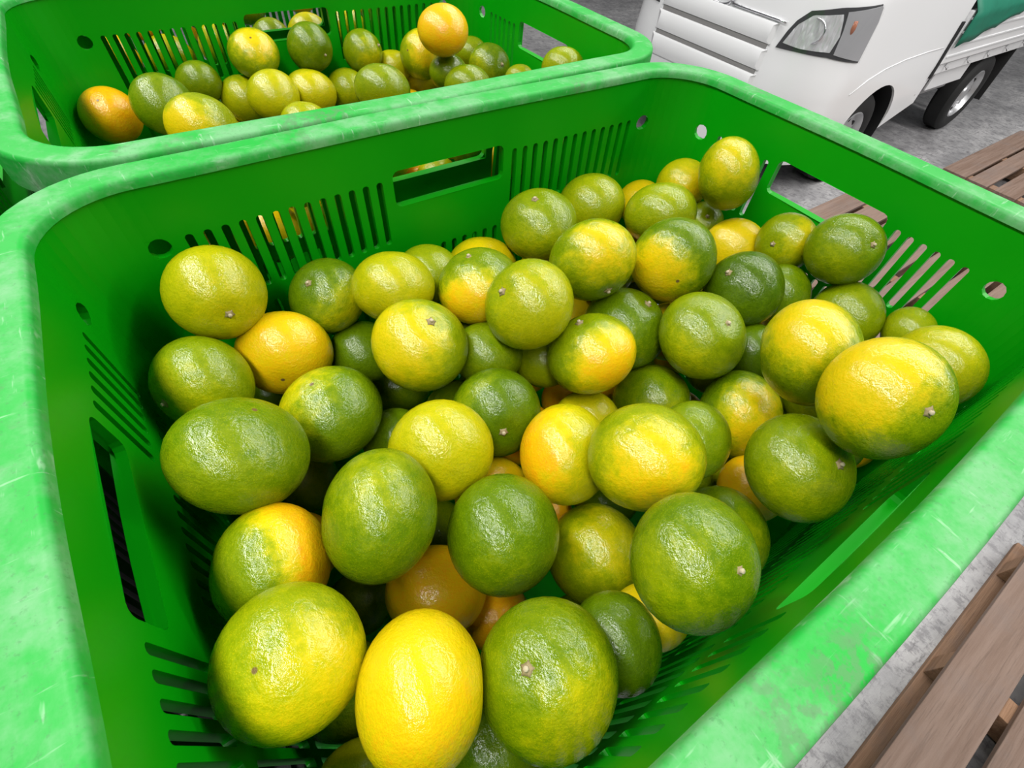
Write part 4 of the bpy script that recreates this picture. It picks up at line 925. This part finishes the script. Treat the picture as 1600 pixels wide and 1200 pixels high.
('A',[0.0386,0.1858,1.2334,0.0262,0.8634],[0.081,-0.845,-0.362,0.384],'',[0.92,1,0.8,-0.96,0.22,-0.17],'citrus buried under the top layer of the front crate'),
('A',[0.3167,0.0795,1.2333,0.0259,0.8987],[0.367,-0.402,-0.428,-0.722],'',[0.35,0.5,0.8,0.79,-0.35,-0.51],'citrus buried under the top layer of the front crate'),
('A',[0.182,0.1159,1.2303,0.0264,0.8646],[0.168,0.124,-0.656,-0.725],'',[0.92,1,0.8,0.75,0.59,-0.28],'citrus buried under the top layer of the front crate'),
('A',[0.4295,0.0951,1.23,0.0253,0.862],[0.08,-0.394,-0.199,-0.894],'',[0.45,0.6,0.8,0.76,0.24,-0.6],'citrus buried under the top layer of the front crate'),
('A',[0.2549,0.1301,1.2294,0.0252,0.9392],[0.154,-0.515,-0.791,-0.293],'',[0.35,0.5,0.8,0.09,-0.62,-0.78],'citrus buried under the top layer of the front crate'),
('A',[0.4365,0.2999,1.2293,0.025,0.874],[0.112,-0.856,-0.43,0.265],'',[0.35,0.5,0.8,-0.94,-0.11,0.33],'citrus buried under the top layer of the front crate'),
('A',[0.2604,0.2426,1.2283,0.0274,0.8804],[0.311,-0.094,-0.837,-0.439],'',[0.92,1,0.8,0.73,-0.49,-0.48],'citrus buried under the top layer of the front crate'),
('A',[0.233,0.0355,1.2281,0.0246,0.8867],[0.17,-0.014,-0.985,0.022],'',[0.25,0.4,0.8,0.81,-0.47,-0.35],'citrus buried under the top layer of the front crate'),
('A',[0.1325,0.2247,1.2274,0.0255,0.9279],[0.203,0.798,-0.494,-0.28],'',[0.45,0.6,0.8,0.48,0.87,-0.08],'citrus buried under the top layer of the front crate'),
('A',[0.0358,0.0384,1.2266,0.0245,0.9015],[0.436,0.213,0.771,-0.413],'',[0.45,0.6,0.8,-0.62,-0.78,0.03],'citrus buried under the top layer of the front crate'),
('A',[0.3375,0.1312,1.2255,0.0245,0.8865],[0.135,-0.576,0.765,-0.254],'',[0.8,0.9500000000000001,0.8,0.79,0.3,-0.54],'citrus buried under the top layer of the front crate'),
('A',[0.4413,0.0363,1.2255,0.0261,0.9371],[0.477,-0.228,0.557,0.641],'',[0.8,0.9500000000000001,0.8,0.0,0.88,-0.48],'citrus buried under the top layer of the front crate'),
('A',[0.1592,0.0451,1.2245,0.0259,0.8925],[0.477,0.614,0.627,-0.039],'',[0.25,0.4,0.8,-0.92,-0.13,-0.38],'citrus buried under the top layer of the front crate'),
('A',[0.2845,0.0367,1.2222,0.0264,0.9254],[0.526,0.729,0.28,0.339],'',[0.6,0.75,0.8,-0.66,0.6,-0.45],'citrus buried under the top layer of the front crate'),
('A',[0.319,0.2826,1.2219,0.0271,0.8873],[0.818,-0.037,0.511,0.263],'',[0.6,0.75,0.8,-0.7,-0.31,-0.65],'citrus buried under the top layer of the front crate'),
('B',[0.3635,0.411,1.3499,0.0259,0.9166],[0.613,0.11,0.775,-0.107],'',[0.2,0.35,0.8,0.22,-0.94,-0.25],'citrus buried under the top layer of the back crate'),
('B',[0.2222,0.4167,1.3498,0.0246,0.9265],[0.036,0.997,0.072,0.023],'',[0.92,1,0.8,-0.51,0.85,0.12],'citrus buried under the top layer of the back crate'),
('B',[0.0728,0.4155,1.3496,0.0249,0.9052],[0.607,-0.489,0.49,0.39],'',[0.92,1,0.8,0.01,-0.09,-1.0],'citrus buried under the top layer of the back crate'),
('B',[0.3051,0.4087,1.349,0.0258,0.8625],[0.755,-0.488,-0.4,0.179],'',[0.2,0.35,0.8,-0.92,-0.37,-0.14],'citrus buried under the top layer of the back crate'),
('B',[0.4301,0.4111,1.3486,0.0253,0.9134],[0.809,-0.444,0.345,0.17],'',[0.8,0.9500000000000001,0.8,-0.31,0.04,-0.95],'citrus buried under the top layer of the back crate'),
('B',[0.148,0.4175,1.3481,0.0246,0.9105],[0.559,-0.509,-0.097,0.647],'',[0.45,0.6,0.8,-0.8,0.54,-0.25],'citrus buried under the top layer of the back crate'),
('B',[0.0413,0.4543,1.337,0.026,0.8994],[0.379,-0.718,-0.094,-0.576],'',[0.25,0.4,0.8,0.24,0.67,-0.7],'citrus buried under the top layer of the back crate'),
('B',[0.3869,0.4627,1.3341,0.0263,0.9201],[0.283,-0.251,0.917,-0.128],'',[0.8,0.9500000000000001,0.8,0.89,-0.43,-0.13],'citrus buried under the top layer of the back crate'),
('B',[0.3135,0.4638,1.3336,0.0259,0.8678],[0.332,-0.85,0.372,-0.171],'',[0.2,0.35,0.8,0.33,0.76,-0.55],'citrus buried under the top layer of the back crate'),
('B',[0.2409,0.4577,1.3321,0.025,0.9117],[0.509,-0.535,0.612,0.283],'',[0.92,1,0.8,0.38,0.13,-0.92],'citrus buried under the top layer of the back crate'),
('B',[0.1351,0.469,1.3278,0.0246,0.8793],[0.14,-0.903,-0.113,0.391],'',[0.8,0.9500000000000001,0.8,-0.42,0.91,0.04],'citrus buried under the top layer of the back crate'),
('B',[0.442,0.4832,1.3274,0.0246,0.9248],[0.124,-0.481,0.719,0.486],'',[0.8,0.9500000000000001,0.8,0.85,0.33,-0.4],'citrus buried under the top layer of the back crate'),
('B',[0.1896,0.4502,1.3213,0.0247,0.8663],[0.087,0.823,-0.355,-0.434],'',[0.6,0.75,0.8,0.53,0.84,0.12],'citrus buried under the top layer of the back crate'),
('B',[0.0788,0.4864,1.321,0.0254,0.8793],[0.101,0.509,-0.684,-0.512],'',[0.6,0.75,0.8,0.87,0.08,-0.48],'citrus buried under the top layer of the back crate'),
('B',[0.2556,0.5095,1.3128,0.0249,0.8779],[0.567,-0.635,0.411,0.325],'',[0.45,0.6,0.8,0.05,0.39,-0.92],'citrus buried under the top layer of the back crate'),
('B',[0.2724,0.4142,1.3114,0.025,0.8602],[0.174,-0.652,0.212,0.707],'',[0.45,0.6,0.8,0.09,0.99,-0.08],'citrus buried under the top layer of the back crate'),
('B',[0.3978,0.5088,1.3104,0.0254,0.9395],[0.497,-0.248,-0.614,-0.561],'',[0.2,0.35,0.8,0.3,-0.72,-0.62],'citrus buried under the top layer of the back crate'),
('B',[0.3468,0.5,1.3099,0.027,0.8612],[0.128,-0.454,-0.363,-0.804],'',[0.25,0.4,0.8,0.07,0.3,-0.95],'citrus buried under the top layer of the back crate'),
('B',[0.1568,0.513,1.3098,0.0268,0.8986],[0.305,-0.557,0.732,0.246],'',[0.45,0.6,0.8,0.74,-0.02,-0.68],'citrus buried under the top layer of the back crate'),
('B',[0.3972,0.4164,1.309,0.0259,0.9111],[0.378,0.005,0.879,-0.289],'',[0.2,0.35,0.8,0.65,-0.76,0.05],'citrus buried under the top layer of the back crate'),
('B',[0.3473,0.4368,1.3058,0.0254,0.8774],[0.234,-0.173,-0.339,-0.895],'',[0.8,0.9500000000000001,0.8,0.67,0.24,-0.7],'citrus buried under the top layer of the back crate'),
('B',[0.0422,0.5271,1.3049,0.0255,0.8941],[0.404,-0.832,-0.206,0.32],'',[0.2,0.35,0.8,-0.63,0.62,-0.46],'citrus buried under the top layer of the back crate'),
('B',[0.448,0.4289,1.303,0.0259,0.9322],[0.103,-0.882,0.406,-0.215],'',[0.35,0.5,0.8,0.19,0.96,-0.21],'citrus buried under the top layer of the back crate'),
('B',[0.4461,0.5284,1.3013,0.0253,0.8772],[0.21,-0.749,-0.609,0.153],'',[0.35,0.5,0.8,-0.92,-0.27,0.29],'citrus buried under the top layer of the back crate'),
('B',[0.0576,0.413,1.3013,0.0248,0.8843],[0.443,0.321,0.762,0.347],'',[0.45,0.6,0.8,-0.77,-0.51,-0.38],'citrus buried under the top layer of the back crate'),
('B',[0.2209,0.4153,1.3008,0.0254,0.8731],[0.481,-0.77,0.419,-0.004],'',[0.92,1,0.8,0.34,0.41,-0.85],'citrus buried under the top layer of the back crate'),
('B',[0.1066,0.5334,1.3006,0.027,0.9005],[0.036,0.449,-0.893,-0.011],'',[0.6,0.75,0.8,0.89,-0.46,0.08],'citrus buried under the top layer of the back crate'),
('B',[0.2095,0.4943,1.2995,0.0257,0.8818],[0.056,0.676,0.617,0.398],'',[0.35,0.5,0.8,-0.83,-0.07,-0.56],'citrus buried under the top layer of the back crate'),
('B',[0.1716,0.4097,1.2976,0.0249,0.9302],[0.448,-0.096,-0.384,-0.802],'',[0.35,0.5,0.8,0.82,0.06,-0.57],'citrus buried under the top layer of the back crate'),
('B',[0.356,0.5506,1.2957,0.0257,0.893],[0.523,-0.686,0.506,0.025],'',[0.2,0.35,0.8,0.42,0.37,-0.83],'citrus buried under the top layer of the back crate'),
('B',[0.4298,0.6362,1.2951,0.025,0.8909],[0.143,0.968,-0.197,-0.065],'',[0.6,0.75,0.8,-0.09,0.88,0.47],'citrus buried under the top layer of the back crate'),
('B',[0.276,0.4615,1.2942,0.0253,0.8643],[0.704,-0.288,0.012,-0.648],'',[0.92,1,0.8,0.75,-0.37,-0.55],'citrus buried under the top layer of the back crate'),
('B',[0.2761,0.5531,1.2938,0.0267,0.909],[0.054,-0.468,0.438,0.765],'',[0.2,0.35,0.8,0.59,0.69,-0.43],'citrus buried under the top layer of the back crate'),
('B',[0.0386,0.4772,1.2919,0.0247,0.8767],[0.096,-0.493,-0.851,0.155],'',[0.2,0.35,0.8,-0.82,-0.54,0.18],'citrus buried under the top layer of the back crate'),
('B',[0.4127,0.5641,1.2877,0.0251,0.9312],[0.603,0.276,0.74,0.108],'',[0.6,0.75,0.8,-0.29,-0.91,-0.31],'citrus buried under the top layer of the back crate'),
('B',[0.1736,0.5654,1.2862,0.0257,0.9292],[0.06,0.951,-0.286,-0.098],'',[0.6,0.75,0.8,0.34,0.92,0.18],'citrus buried under the top layer of the back crate'),
('B',[0.4526,0.6779,1.2854,0.0246,0.908],[0.685,-0.215,0.549,0.429],'',[0.2,0.35,0.8,-0.14,-0.1,-0.98],'citrus buried under the top layer of the back crate'),
('B',[0.0607,0.5698,1.2851,0.0258,0.9037],[0.223,-0.797,0.537,-0.164],'',[0.2,0.35,0.8,0.88,0.43,-0.18],'citrus buried under the top layer of the back crate'),
('B',[0.1517,0.4516,1.2844,0.0245,0.8765],[0.081,0.763,0.579,0.277],'',[0.6,0.75,0.8,-0.93,0.09,-0.36],'citrus buried under the top layer of the back crate'),
('B',[0.2265,0.5483,1.2827,0.0248,0.8793],[0.66,0.175,0.454,0.573],'',[0.8,0.9500000000000001,0.8,-0.82,-0.12,-0.57],'citrus buried under the top layer of the back crate'),
('B',[0.4089,0.4614,1.2819,0.0251,0.8724],[0.169,0.157,-0.684,-0.692],'',[0.25,0.4,0.8,0.88,-0.07,-0.47],'citrus buried under the top layer of the back crate'),
('B',[0.3044,0.5104,1.2803,0.0246,0.9151],[0.621,-0.407,0.211,-0.635],'',[0.2,0.35,0.8,0.8,-0.1,-0.59],'citrus buried under the top layer of the back crate'),
('B',[0.1169,0.4884,1.2798,0.0246,0.9315],[0.492,-0.603,0.373,-0.505],'',[0.6,0.75,0.8,0.89,0.21,-0.41],'citrus buried under the top layer of the back crate'),
('B',[0.3094,0.4186,1.2745,0.0272,0.8969],[0.732,-0.376,0.515,0.24],'',[0.92,1,0.8,-0.17,-0.15,-0.97],'citrus buried under the top layer of the back crate'),
('B',[0.1049,0.6,1.274,0.0266,0.9253],[0.548,0.367,-0.704,-0.264],'',[0.8,0.9500000000000001,0.8,0.78,-0.6,0.2],'citrus buried under the top layer of the back crate'),
('B',[0.3865,0.606,1.2727,0.0249,0.9094],[0.078,-0.528,0.21,-0.819],'',[0.35,0.5,0.8,0.4,0.88,-0.23],'citrus buried under the top layer of the back crate'),
('B',[0.3065,0.5986,1.2711,0.0249,0.9111],[0.912,-0.194,0.256,0.255],'',[0.25,0.4,0.8,-0.57,-0.48,-0.67],'citrus buried under the top layer of the back crate'),
('B',[0.0868,0.4422,1.2708,0.0259,0.877],[0.098,0.169,-0.428,-0.882],'',[0.25,0.4,0.8,0.46,0.66,-0.59],'citrus buried under the top layer of the back crate'),
('B',[0.4514,0.4888,1.2698,0.0258,0.9008],[0.312,0.004,0.438,0.843],'',[0.6,0.75,0.8,0.08,0.59,-0.81],'citrus buried under the top layer of the back crate'),
('B',[0.3295,0.4676,1.2679,0.0262,0.8883],[0.186,-0.813,0.431,-0.345],'',[0.6,0.75,0.8,0.52,0.78,-0.35],'citrus buried under the top layer of the back crate'),
('B',[0.2076,0.455,1.2677,0.0254,0.9058],[0.265,-0.867,0.018,-0.422],'',[0.6,0.75,0.8,0.04,0.72,-0.7],'citrus buried under the top layer of the back crate'),
('B',[0.4441,0.5967,1.2668,0.0249,0.8836],[0.323,-0.925,0.11,-0.17],'',[0.45,0.6,0.8,-0.24,0.78,-0.58],'citrus buried under the top layer of the back crate'),
('B',[0.1949,0.6173,1.2666,0.026,0.9148],[0.232,0.545,0.639,0.49],'',[0.2,0.35,0.8,-0.83,-0.12,-0.54],'citrus buried under the top layer of the back crate'),
('B',[0.0723,0.5078,1.2658,0.0251,0.9288],[0.584,-0.235,-0.774,0.068],'',[0.2,0.35,0.8,-0.39,-0.92,-0.04],'citrus buried under the top layer of the back crate'),
('B',[0.1834,0.52,1.2643,0.0255,0.8983],[0.842,-0.454,-0.023,0.291],'',[0.6,0.75,0.8,-0.73,-0.26,-0.63],'citrus buried under the top layer of the back crate'),
('B',[0.2553,0.5009,1.2643,0.0252,0.915],[0.395,0.419,0.748,0.329],'',[0.8,0.9500000000000001,0.8,-0.68,-0.55,-0.48],'citrus buried under the top layer of the back crate'),
('B',[0.4014,0.5234,1.2636,0.0246,0.8934],[0.493,-0.553,0.12,0.66],'',[0.25,0.4,0.8,-0.43,0.85,-0.3],'citrus buried under the top layer of the back crate'),
('B',[0.2505,0.5888,1.2629,0.026,0.8625],[0.38,-0.716,-0.413,0.415],'',[0.92,1,0.8,-0.94,0.31,0.14],'citrus buried under the top layer of the back crate'),
('B',[0.0454,0.6175,1.2625,0.0267,0.9031],[0.22,0.071,0.958,0.17],'',[0.25,0.4,0.8,-0.11,-0.95,-0.28],'citrus buried under the top layer of the back crate'),
('B',[0.3711,0.4244,1.2612,0.0269,0.8706],[0.556,-0.68,0.144,-0.455],'',[0.35,0.5,0.8,0.27,0.1,-0.96],'citrus buried under the top layer of the back crate'),
('C',[0.243,0.79,1.326,0.0265,0.9],[0.064,-0.873,-0.16,-0.456],'',[0.35,0.44999999999999996,0.84,-0.44,0.82,-0.36],'grey-green citrus at left in the far handle hole of the back crate'),
('C',[0.292,0.792,1.328,0.027,0.9],[0.83,-0.455,-0.16,-0.281],'',[0.6,0.7,0.84,0.01,-0.49,-0.87],"pale yellow citrus in the middle of the back crate's far handle hole"),
('C',[0.343,0.791,1.332,0.0265,0.9],[0.293,-0.076,0.215,0.928],'',[0.62,0.72,0.84,-0.16,0.83,-0.54],'yellow-green citrus at right in the far handle hole of the back crate'),
('C',[0.07,0.791,1.328,0.0265,0.9],[0.428,-0.485,0.166,-0.744],'',[0.85,0.95,0.84,0.73,0.63,-0.27],'yellow citrus glimpsed through the far left slots of the back crate'),
('C',[0.125,0.792,1.322,0.0265,0.9],[0.866,-0.114,0.228,0.431],'',[0.55,0.65,0.84,-0.69,-0.51,-0.52],"yellow-green citrus glimpsed through the back crate's slots left of the far handle hole"),
('C',[0.43,0.791,1.328,0.0265,0.9],[0.174,-0.53,-0.058,-0.828],'',[0.7,0.7999999999999999,0.84,0.22,0.71,-0.67],'yellow citrus glimpsed through the far right slots of the back crate'),
('C',[0.3086,0.8601,1.36,0.0249,0.8907],[0.366,-0.805,0.454,0.109],'',[0.92,1,0.8,0.6,0.66,-0.46],'citrus filling the third crate behind the back crate'),
('C',[0.0884,0.9026,1.36,0.025,0.8715],[0.557,-0.341,0.749,-0.115],'',[0.25,0.4,0.8,0.84,-0.52,-0.14],'citrus filling the third crate behind the back crate'),
('C',[0.3141,0.9676,1.36,0.0261,0.9051],[0.339,-0.515,-0.723,-0.313],'',[0.35,0.5,0.8,-0.69,-0.51,-0.51],'citrus filling the third crate behind the back crate'),
('C',[0.4442,0.8916,1.36,0.0258,0.9313],[0.111,-0.527,0.214,0.815],'',[0.8,0.9500000000000001,0.8,0.48,0.85,-0.22],'citrus filling the third crate behind the back crate'),
('C',[0.1689,0.9908,1.36,0.0269,0.8708],[0.411,0.238,-0.87,-0.13],'',[0.25,0.4,0.8,0.34,-0.9,0.26],'citrus filling the third crate behind the back crate'),
('C',[0.2324,0.8859,1.36,0.0249,0.9224],[0.095,-0.952,-0.242,-0.164],'',[0.45,0.6,0.8,-0.67,0.75,-0.01],'citrus filling the third crate behind the back crate'),
('C',[0.1463,0.9309,1.36,0.0247,0.8738],[0.506,0.249,0.248,0.788],'',[0.8,0.9500000000000001,0.8,-0.88,0.22,-0.43],'citrus filling the third crate behind the back crate'),
('C',[0.2912,1.0567,1.36,0.025,0.8914],[0.234,0.666,-0.608,-0.363],'',[0.35,0.5,0.8,0.97,0.01,0.24],'citrus filling the third crate behind the back crate'),
('C',[0.454,0.9621,1.36,0.0259,0.9388],[0.37,-0.617,0.691,0.06],'',[0.92,1,0.8,0.89,0.23,-0.39],'citrus filling the third crate behind the back crate'),
('C',[0.3426,0.9048,1.36,0.0254,0.9184],[0.392,0.667,0.544,0.326],'',[0.92,1,0.8,-0.95,-0.31,0.06],'citrus filling the third crate behind the back crate'),
('C',[0.4132,1.0559,1.36,0.0265,0.8778],[0.649,-0.004,-0.633,-0.422],'',[0.6,0.75,0.8,0.25,-0.92,-0.31],'citrus filling the third crate behind the back crate'),
('C',[0.0622,0.9535,1.3599,0.0258,0.9314],[0.354,-0.14,0.526,0.761],'',[0.8,0.9500000000000001,0.8,-0.17,-0.02,-0.99],'citrus filling the third crate behind the back crate'),
('C',[0.1096,0.828,1.3599,0.0266,0.92],[0.358,-0.814,-0.196,-0.412],'',[0.92,1,0.8,-0.3,0.71,-0.64],'citrus filling the third crate behind the back crate'),
('C',[0.0429,0.8261,1.3599,0.0261,0.8616],[0.394,0.367,0.749,0.387],'',[0.2,0.35,0.8,-0.73,-0.66,-0.18],'citrus filling the third crate behind the back crate'),
('C',[0.0779,1.0037,1.3599,0.0265,0.9041],[0.165,0.493,0.851,0.079],'',[0.25,0.4,0.8,-0.74,-0.6,0.32],'citrus filling the third crate behind the back crate'),
('C',[0.273,0.9198,1.3599,0.0246,0.9387],[0.143,-0.912,0.362,-0.131],'',[0.35,0.5,0.8,0.45,0.89,0.06],'citrus filling the third crate behind the back crate'),
('C',[0.3925,0.8145,1.3598,0.0269,0.9358],[0.489,-0.297,0.273,0.773],'',[0.8,0.9500000000000001,0.8,-0.19,0.62,-0.76],'citrus filling the third crate behind the back crate'),
('C',[0.1759,0.8255,1.3598,0.0251,0.8939],[0.299,-0.455,-0.126,-0.829],'',[0.2,0.35,0.8,0.19,0.67,-0.71],'citrus filling the third crate behind the back crate'),
('C',[0.3578,1.0058,1.3598,0.0253,0.9037],[0.098,-0.231,-0.959,-0.133],'',[0.92,1,0.8,-0.23,-0.97,0.07],'citrus filling the third crate behind the back crate'),
('C',[0.1713,1.0517,1.3598,0.0273,0.8935],[0.456,-0.264,-0.29,-0.799],'',[0.2,0.35,0.8,0.36,0.22,-0.91],'citrus filling the third crate behind the back crate'),
('C',[0.118,1.0491,1.3597,0.0259,0.9341],[0.466,-0.472,-0.136,-0.736],'',[0.2,0.35,0.8,0.26,0.53,-0.81],'citrus filling the third crate behind the back crate'),
('C',[0.1959,0.9402,1.3597,0.0267,0.8954],[0.12,0.15,-0.802,-0.565],'',[0.8,0.9500000000000001,0.8,0.48,-0.58,-0.66],'citrus filling the third crate behind the back crate'),
('C',[0.3952,0.9207,1.3596,0.0263,0.9225],[0.948,-0.311,0.072,0.007],'',[0.45,0.6,0.8,-0.24,-0.51,-0.82],'citrus filling the third crate behind the back crate'),
('C',[0.4576,0.8219,1.3595,0.0266,0.9267],[0.822,-0.064,0.557,-0.094],'',[0.8,0.9500000000000001,0.8,0.32,-0.81,-0.49],'citrus filling the third crate behind the back crate'),
('C',[0.1472,0.8747,1.3595,0.0267,0.8842],[0.613,-0.602,-0.436,0.267],'',[0.35,0.5,0.8,-0.93,0.14,-0.35],'citrus filling the third crate behind the back crate'),
('C',[0.2381,0.9811,1.3594,0.0249,0.9029],[0.704,-0.421,-0.389,0.418],'',[0.6,0.75,0.8,-0.98,0.07,-0.2],'citrus filling the third crate behind the back crate'),
('C',[0.4081,0.9952,1.359,0.0248,0.8859],[0.58,0.364,0.377,0.624],'',[0.45,0.6,0.8,-0.88,-0.12,-0.46],'citrus filling the third crate behind the back crate'),
('C',[0.0451,1.0465,1.3588,0.0249,0.8832],[0.324,-0.433,-0.642,-0.543],'',[0.35,0.5,0.8,-0.48,-0.17,-0.86],'citrus filling the third crate behind the back crate'),
('C',[0.2326,0.8356,1.3587,0.0251,0.9055],[0.057,-0.103,0.136,0.984],'',[0.2,0.35,0.8,0.18,0.85,-0.49],'citrus filling the third crate behind the back crate'),
('C',[0.2184,1.0268,1.3586,0.0245,0.8807],[0.779,0.137,0.33,0.515],'',[0.25,0.4,0.8,-0.75,-0.48,-0.46],'citrus filling the third crate behind the back crate'),
('C',[0.3709,0.8625,1.3567,0.0257,0.9006],[0.537,-0.308,0.686,0.383],'',[0.35,0.5,0.8,0.38,-0.26,-0.89],'citrus filling the third crate behind the back crate'),
('C',[0.4569,1.0273,1.3555,0.0249,0.888],[0.258,-0.628,0.632,-0.373],'',[0.35,0.5,0.8,0.85,0.52,0.07],'citrus filling the third crate behind the back crate'),
('C',[0.3579,1.0561,1.3493,0.0257,0.9027],[0.229,-0.697,0.614,0.292],'',[0.35,0.5,0.8,0.86,0.37,-0.35],'citrus filling the third crate behind the back crate'),
('C',[0.0456,0.8764,1.3487,0.0249,0.9045],[0.472,-0.507,-0.706,0.152],'',[0.6,0.75,0.8,-0.97,-0.24,-0.09],'citrus filling the third crate behind the back crate'),
('C',[0.2818,1.0046,1.3485,0.0249,0.8674],[0.472,0.383,0.567,0.556],'',[0.45,0.6,0.8,-0.8,-0.38,-0.47],'citrus filling the third crate behind the back crate'),
('C',[0.1069,0.9516,1.3389,0.0249,0.9361],[0.557,-0.462,0.314,0.615],'',[0.35,0.5,0.8,-0.11,0.28,-0.95],'citrus filling the third crate behind the back crate'),
('C',[0.4212,0.8515,1.3371,0.0252,0.9177],[0.295,0.3,0.264,0.868],'',[0.92,1,0.8,-0.46,0.56,-0.69],'citrus filling the third crate behind the back crate'),
('C',[0.3766,0.9642,1.3359,0.0262,0.9046],[0.376,-0.589,0.137,0.702],'',[0.6,0.75,0.8,-0.04,0.89,-0.44],'citrus filling the third crate behind the back crate'),
('C',[0.1886,0.863,1.33,0.0256,0.9285],[0.404,-0.816,0.093,-0.403],'',[0.92,1,0.8,0.19,0.79,-0.58],'citrus filling the third crate behind the back crate'),
('C',[0.1804,0.787,1.3295,0.0252,0.8922],[0.666,0.278,0.619,0.309],'',[0.6,0.75,0.8,-0.57,-0.79,-0.2],'citrus filling the third crate behind the back crate'),
]

GROUPS = {'A': 'citrus in the front crate', 'B': 'citrus in the back crate', 'C': 'citrus in the third crate'}
for i, (c, (x, y, z, r, q), qu, pole, (va, vb, th, px, py, pz), label) in enumerate(FRUITS):
    o = link('citrus_fruit', FM[i % 8])
    o.location = (x, y, z); o.scale = (r, r, r * q)
    o.rotation_mode = 'QUATERNION'; o.rotation_quaternion = qu
    o['label'] = label; o['category'] = 'citrus fruit'
    o['group'] = ('buried ' if 'buried' in label or 'filling' in label else '') + GROUPS[c]
    o['va'] = float(va); o['vb'] = float(vb); o['th'] = float(th); o['patch'] = (float(px), float(py), float(pz)); o['scar'] = 1.0 if pole == 'b' else 0.0
    if pole == 's':
        k = link('calyx', CALYX, o); k.location = (0, 0, 0.955); k['label'] = 'dry star-shaped calyx'
        s_ = link('stem_stub', STUB, k)
